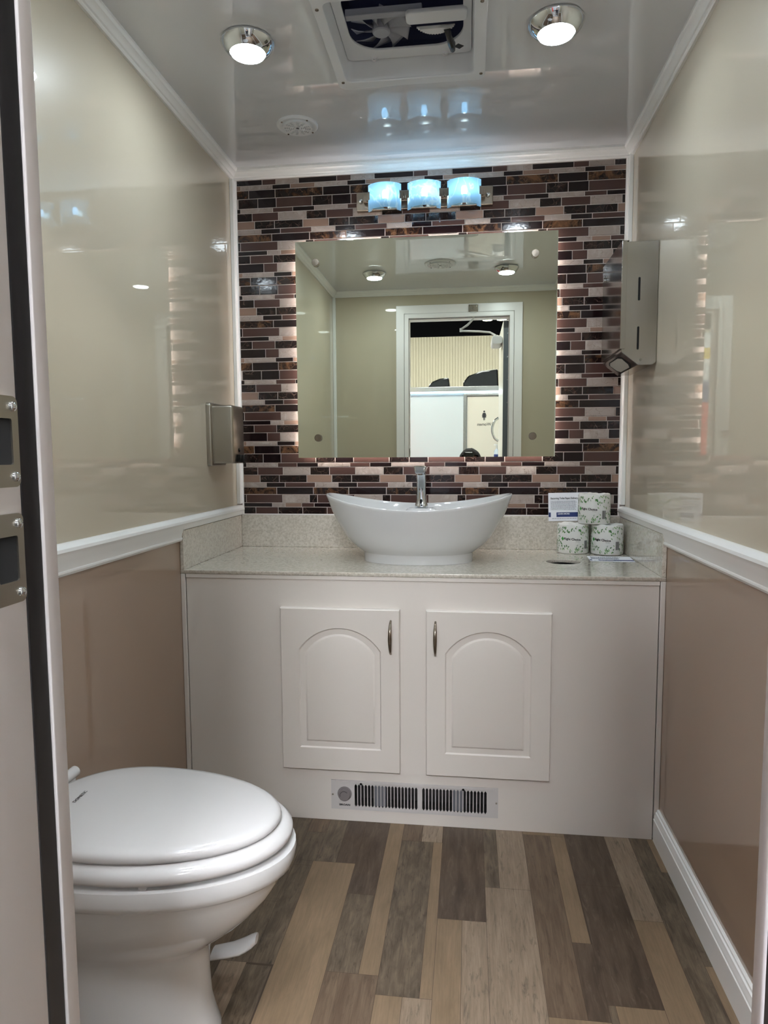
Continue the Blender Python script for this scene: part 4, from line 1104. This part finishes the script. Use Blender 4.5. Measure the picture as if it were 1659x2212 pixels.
# face features
bm = bmesh.new(); tube(bm, [(px_, py_+.072, 1.005), (px_, py_+.088, .978), (px_, py_+.074, .972)], [.006, .011, .007], 10); obj('nose', bm, skin_m, person)
for s in (-1, 1):
    bm = bmesh.new(); bmesh.ops.create_uvsphere(bm, u_segments=16, v_segments=10, radius=.011, matrix=Matrix.Translation((px_+s*.029, py_+.064, 1.005))); obj('eye', bm, trim_m, person)
    bm = bmesh.new(); bmesh.ops.create_uvsphere(bm, u_segments=14, v_segments=8, radius=.018, matrix=Matrix.Translation((px_+s*.074, py_-.015, .99)) @ Matrix.Diagonal((.35, .7, 1.5, 1))); obj('ear', bm, skin_m, person)
bm = bmesh.new(); tube(bm, [(px_-.022, py_+.064, .948), (px_, py_+.071, .946), (px_+.022, py_+.064, .948)], [.003, .006, .003], 8); obj('mouth', bm, mat('lips', lin(170, 96, 88), .5), person)
bm = bmesh.new(); bmesh.ops.create_uvsphere(bm, u_segments=32, v_segments=20, radius=1, matrix=Matrix.Translation((px_, py_-.022, 1.050)) @ Matrix.Diagonal((.085, .106, .098, 1)))
for v in bm.verts:
    n_ = math.sin(v.co.x*170+v.co.z*90)*.0015+math.sin(v.co.y*210)*.0015; v.co += (v.co-Vector((px_, py_-.02, 1.04))).normalized()*n_
bmesh.ops.delete(bm, geom=[v for v in bm.verts if (v.co.z < .985 and v.co.y > py_-.06) or (v.co.y > py_+.035 and v.co.z < 1.088) or v.co.z < .955], context='VERTS')
obj('hair', bm, hair_m, person)
# clothes
cv, ce, cr = [], [], []
def cvx(p, r, link=None):
    cv.append(p); cr.append(r)
    if link is not None: ce.append((link, len(cv)-1))
    return len(cv)-1
a00 = cvx((px_, py_-.06, .10), (.178, .140)); a0 = cvx((px_, py_-.06, .24), (.165, .128), a00); a1 = cvx((px_, py_-.06, .45), (.142, .108), a0); a2 = cvx((px_, py_-.06, .64), (.178, .130), a1); a3 = cvx((px_, py_-.055, .765), (.120, .095), a2); cvx((px_, py_-.047, .83), (.072, .068), a3)
for s in (-1, 1):
    q = cvx((px_+s*.17, py_-.06, .72), .068, a2); q = cvx((px_+s*.20, py_+.00, .50), .054, q); q = cvx((px_+s*.157, py_+.096, .69), .047, q); cvx((px_+s*.100, py_+.195, .895), .034, q)
skin_obj('shirt', cv, ce, cr, shirt_m, person, 0, 2)
cv, ce, cr = [], [], []
a0 = cvx((px_, py_-.06, .27), (.145, .112)); a0 = cvx((px_, py_-.06, .20), (.145, .112), a0)
for s in (-1, 1):
    q = cvx((px_+s*.085, py_-.06, .08), (.098, .105), a0); q = cvx((px_+s*.11, py_-.047, -.17), .076, q); cvx((px_+s*.115, py_-.068, -.50), .060, q)
skin_obj('trousers', cv, ce, cr, jeans_m, person, 0, 2)
for s in (-1, 1):
    bm = bmesh.new(); bx(bm, px_+s*.12-.042, px_+s*.12+.042, py_-.13, py_+.13, GZ+.001, GZ+.06); obj('shoe', bm, black_pl, person, bev=.024, bseg=4)
# phone, just behind the lens that takes the picture
ph = thing('phone', 'black smartphone held up by the photographer at the mirror edge', 'phone')
PYB = -2.4800
bm = bmesh.new(); rings = []
for y, i in ((PYB, .002), (PYB-.002, 0), (PYB-.0065, 0), (PYB-.0085, .002)):
    rings.append([(p[0], y, p[1]) for p in rrect(.8215+i, .8935-i, .969+i, 1.1165-i, .012, 6)])
loft(bm, rings); obj('body', bm, phone_m, ph)
bm = bmesh.new(); bx(bm, .858, .8905, PYB-.0004, PYB+.0012, 1.079, 1.1130); obj('camera_bump', bm, phone_m, ph, bev=.001)
for x, z in ((.8690, 1.1045), (.8690, 1.0870), (.8835, 1.0955)):
    bm = bmesh.new(); cyl(bm, (x, PYB+.0012, z), (x, PYB+.0020, z), .0058, n=20); obj('lens_ring', bm, black_pl, ph)
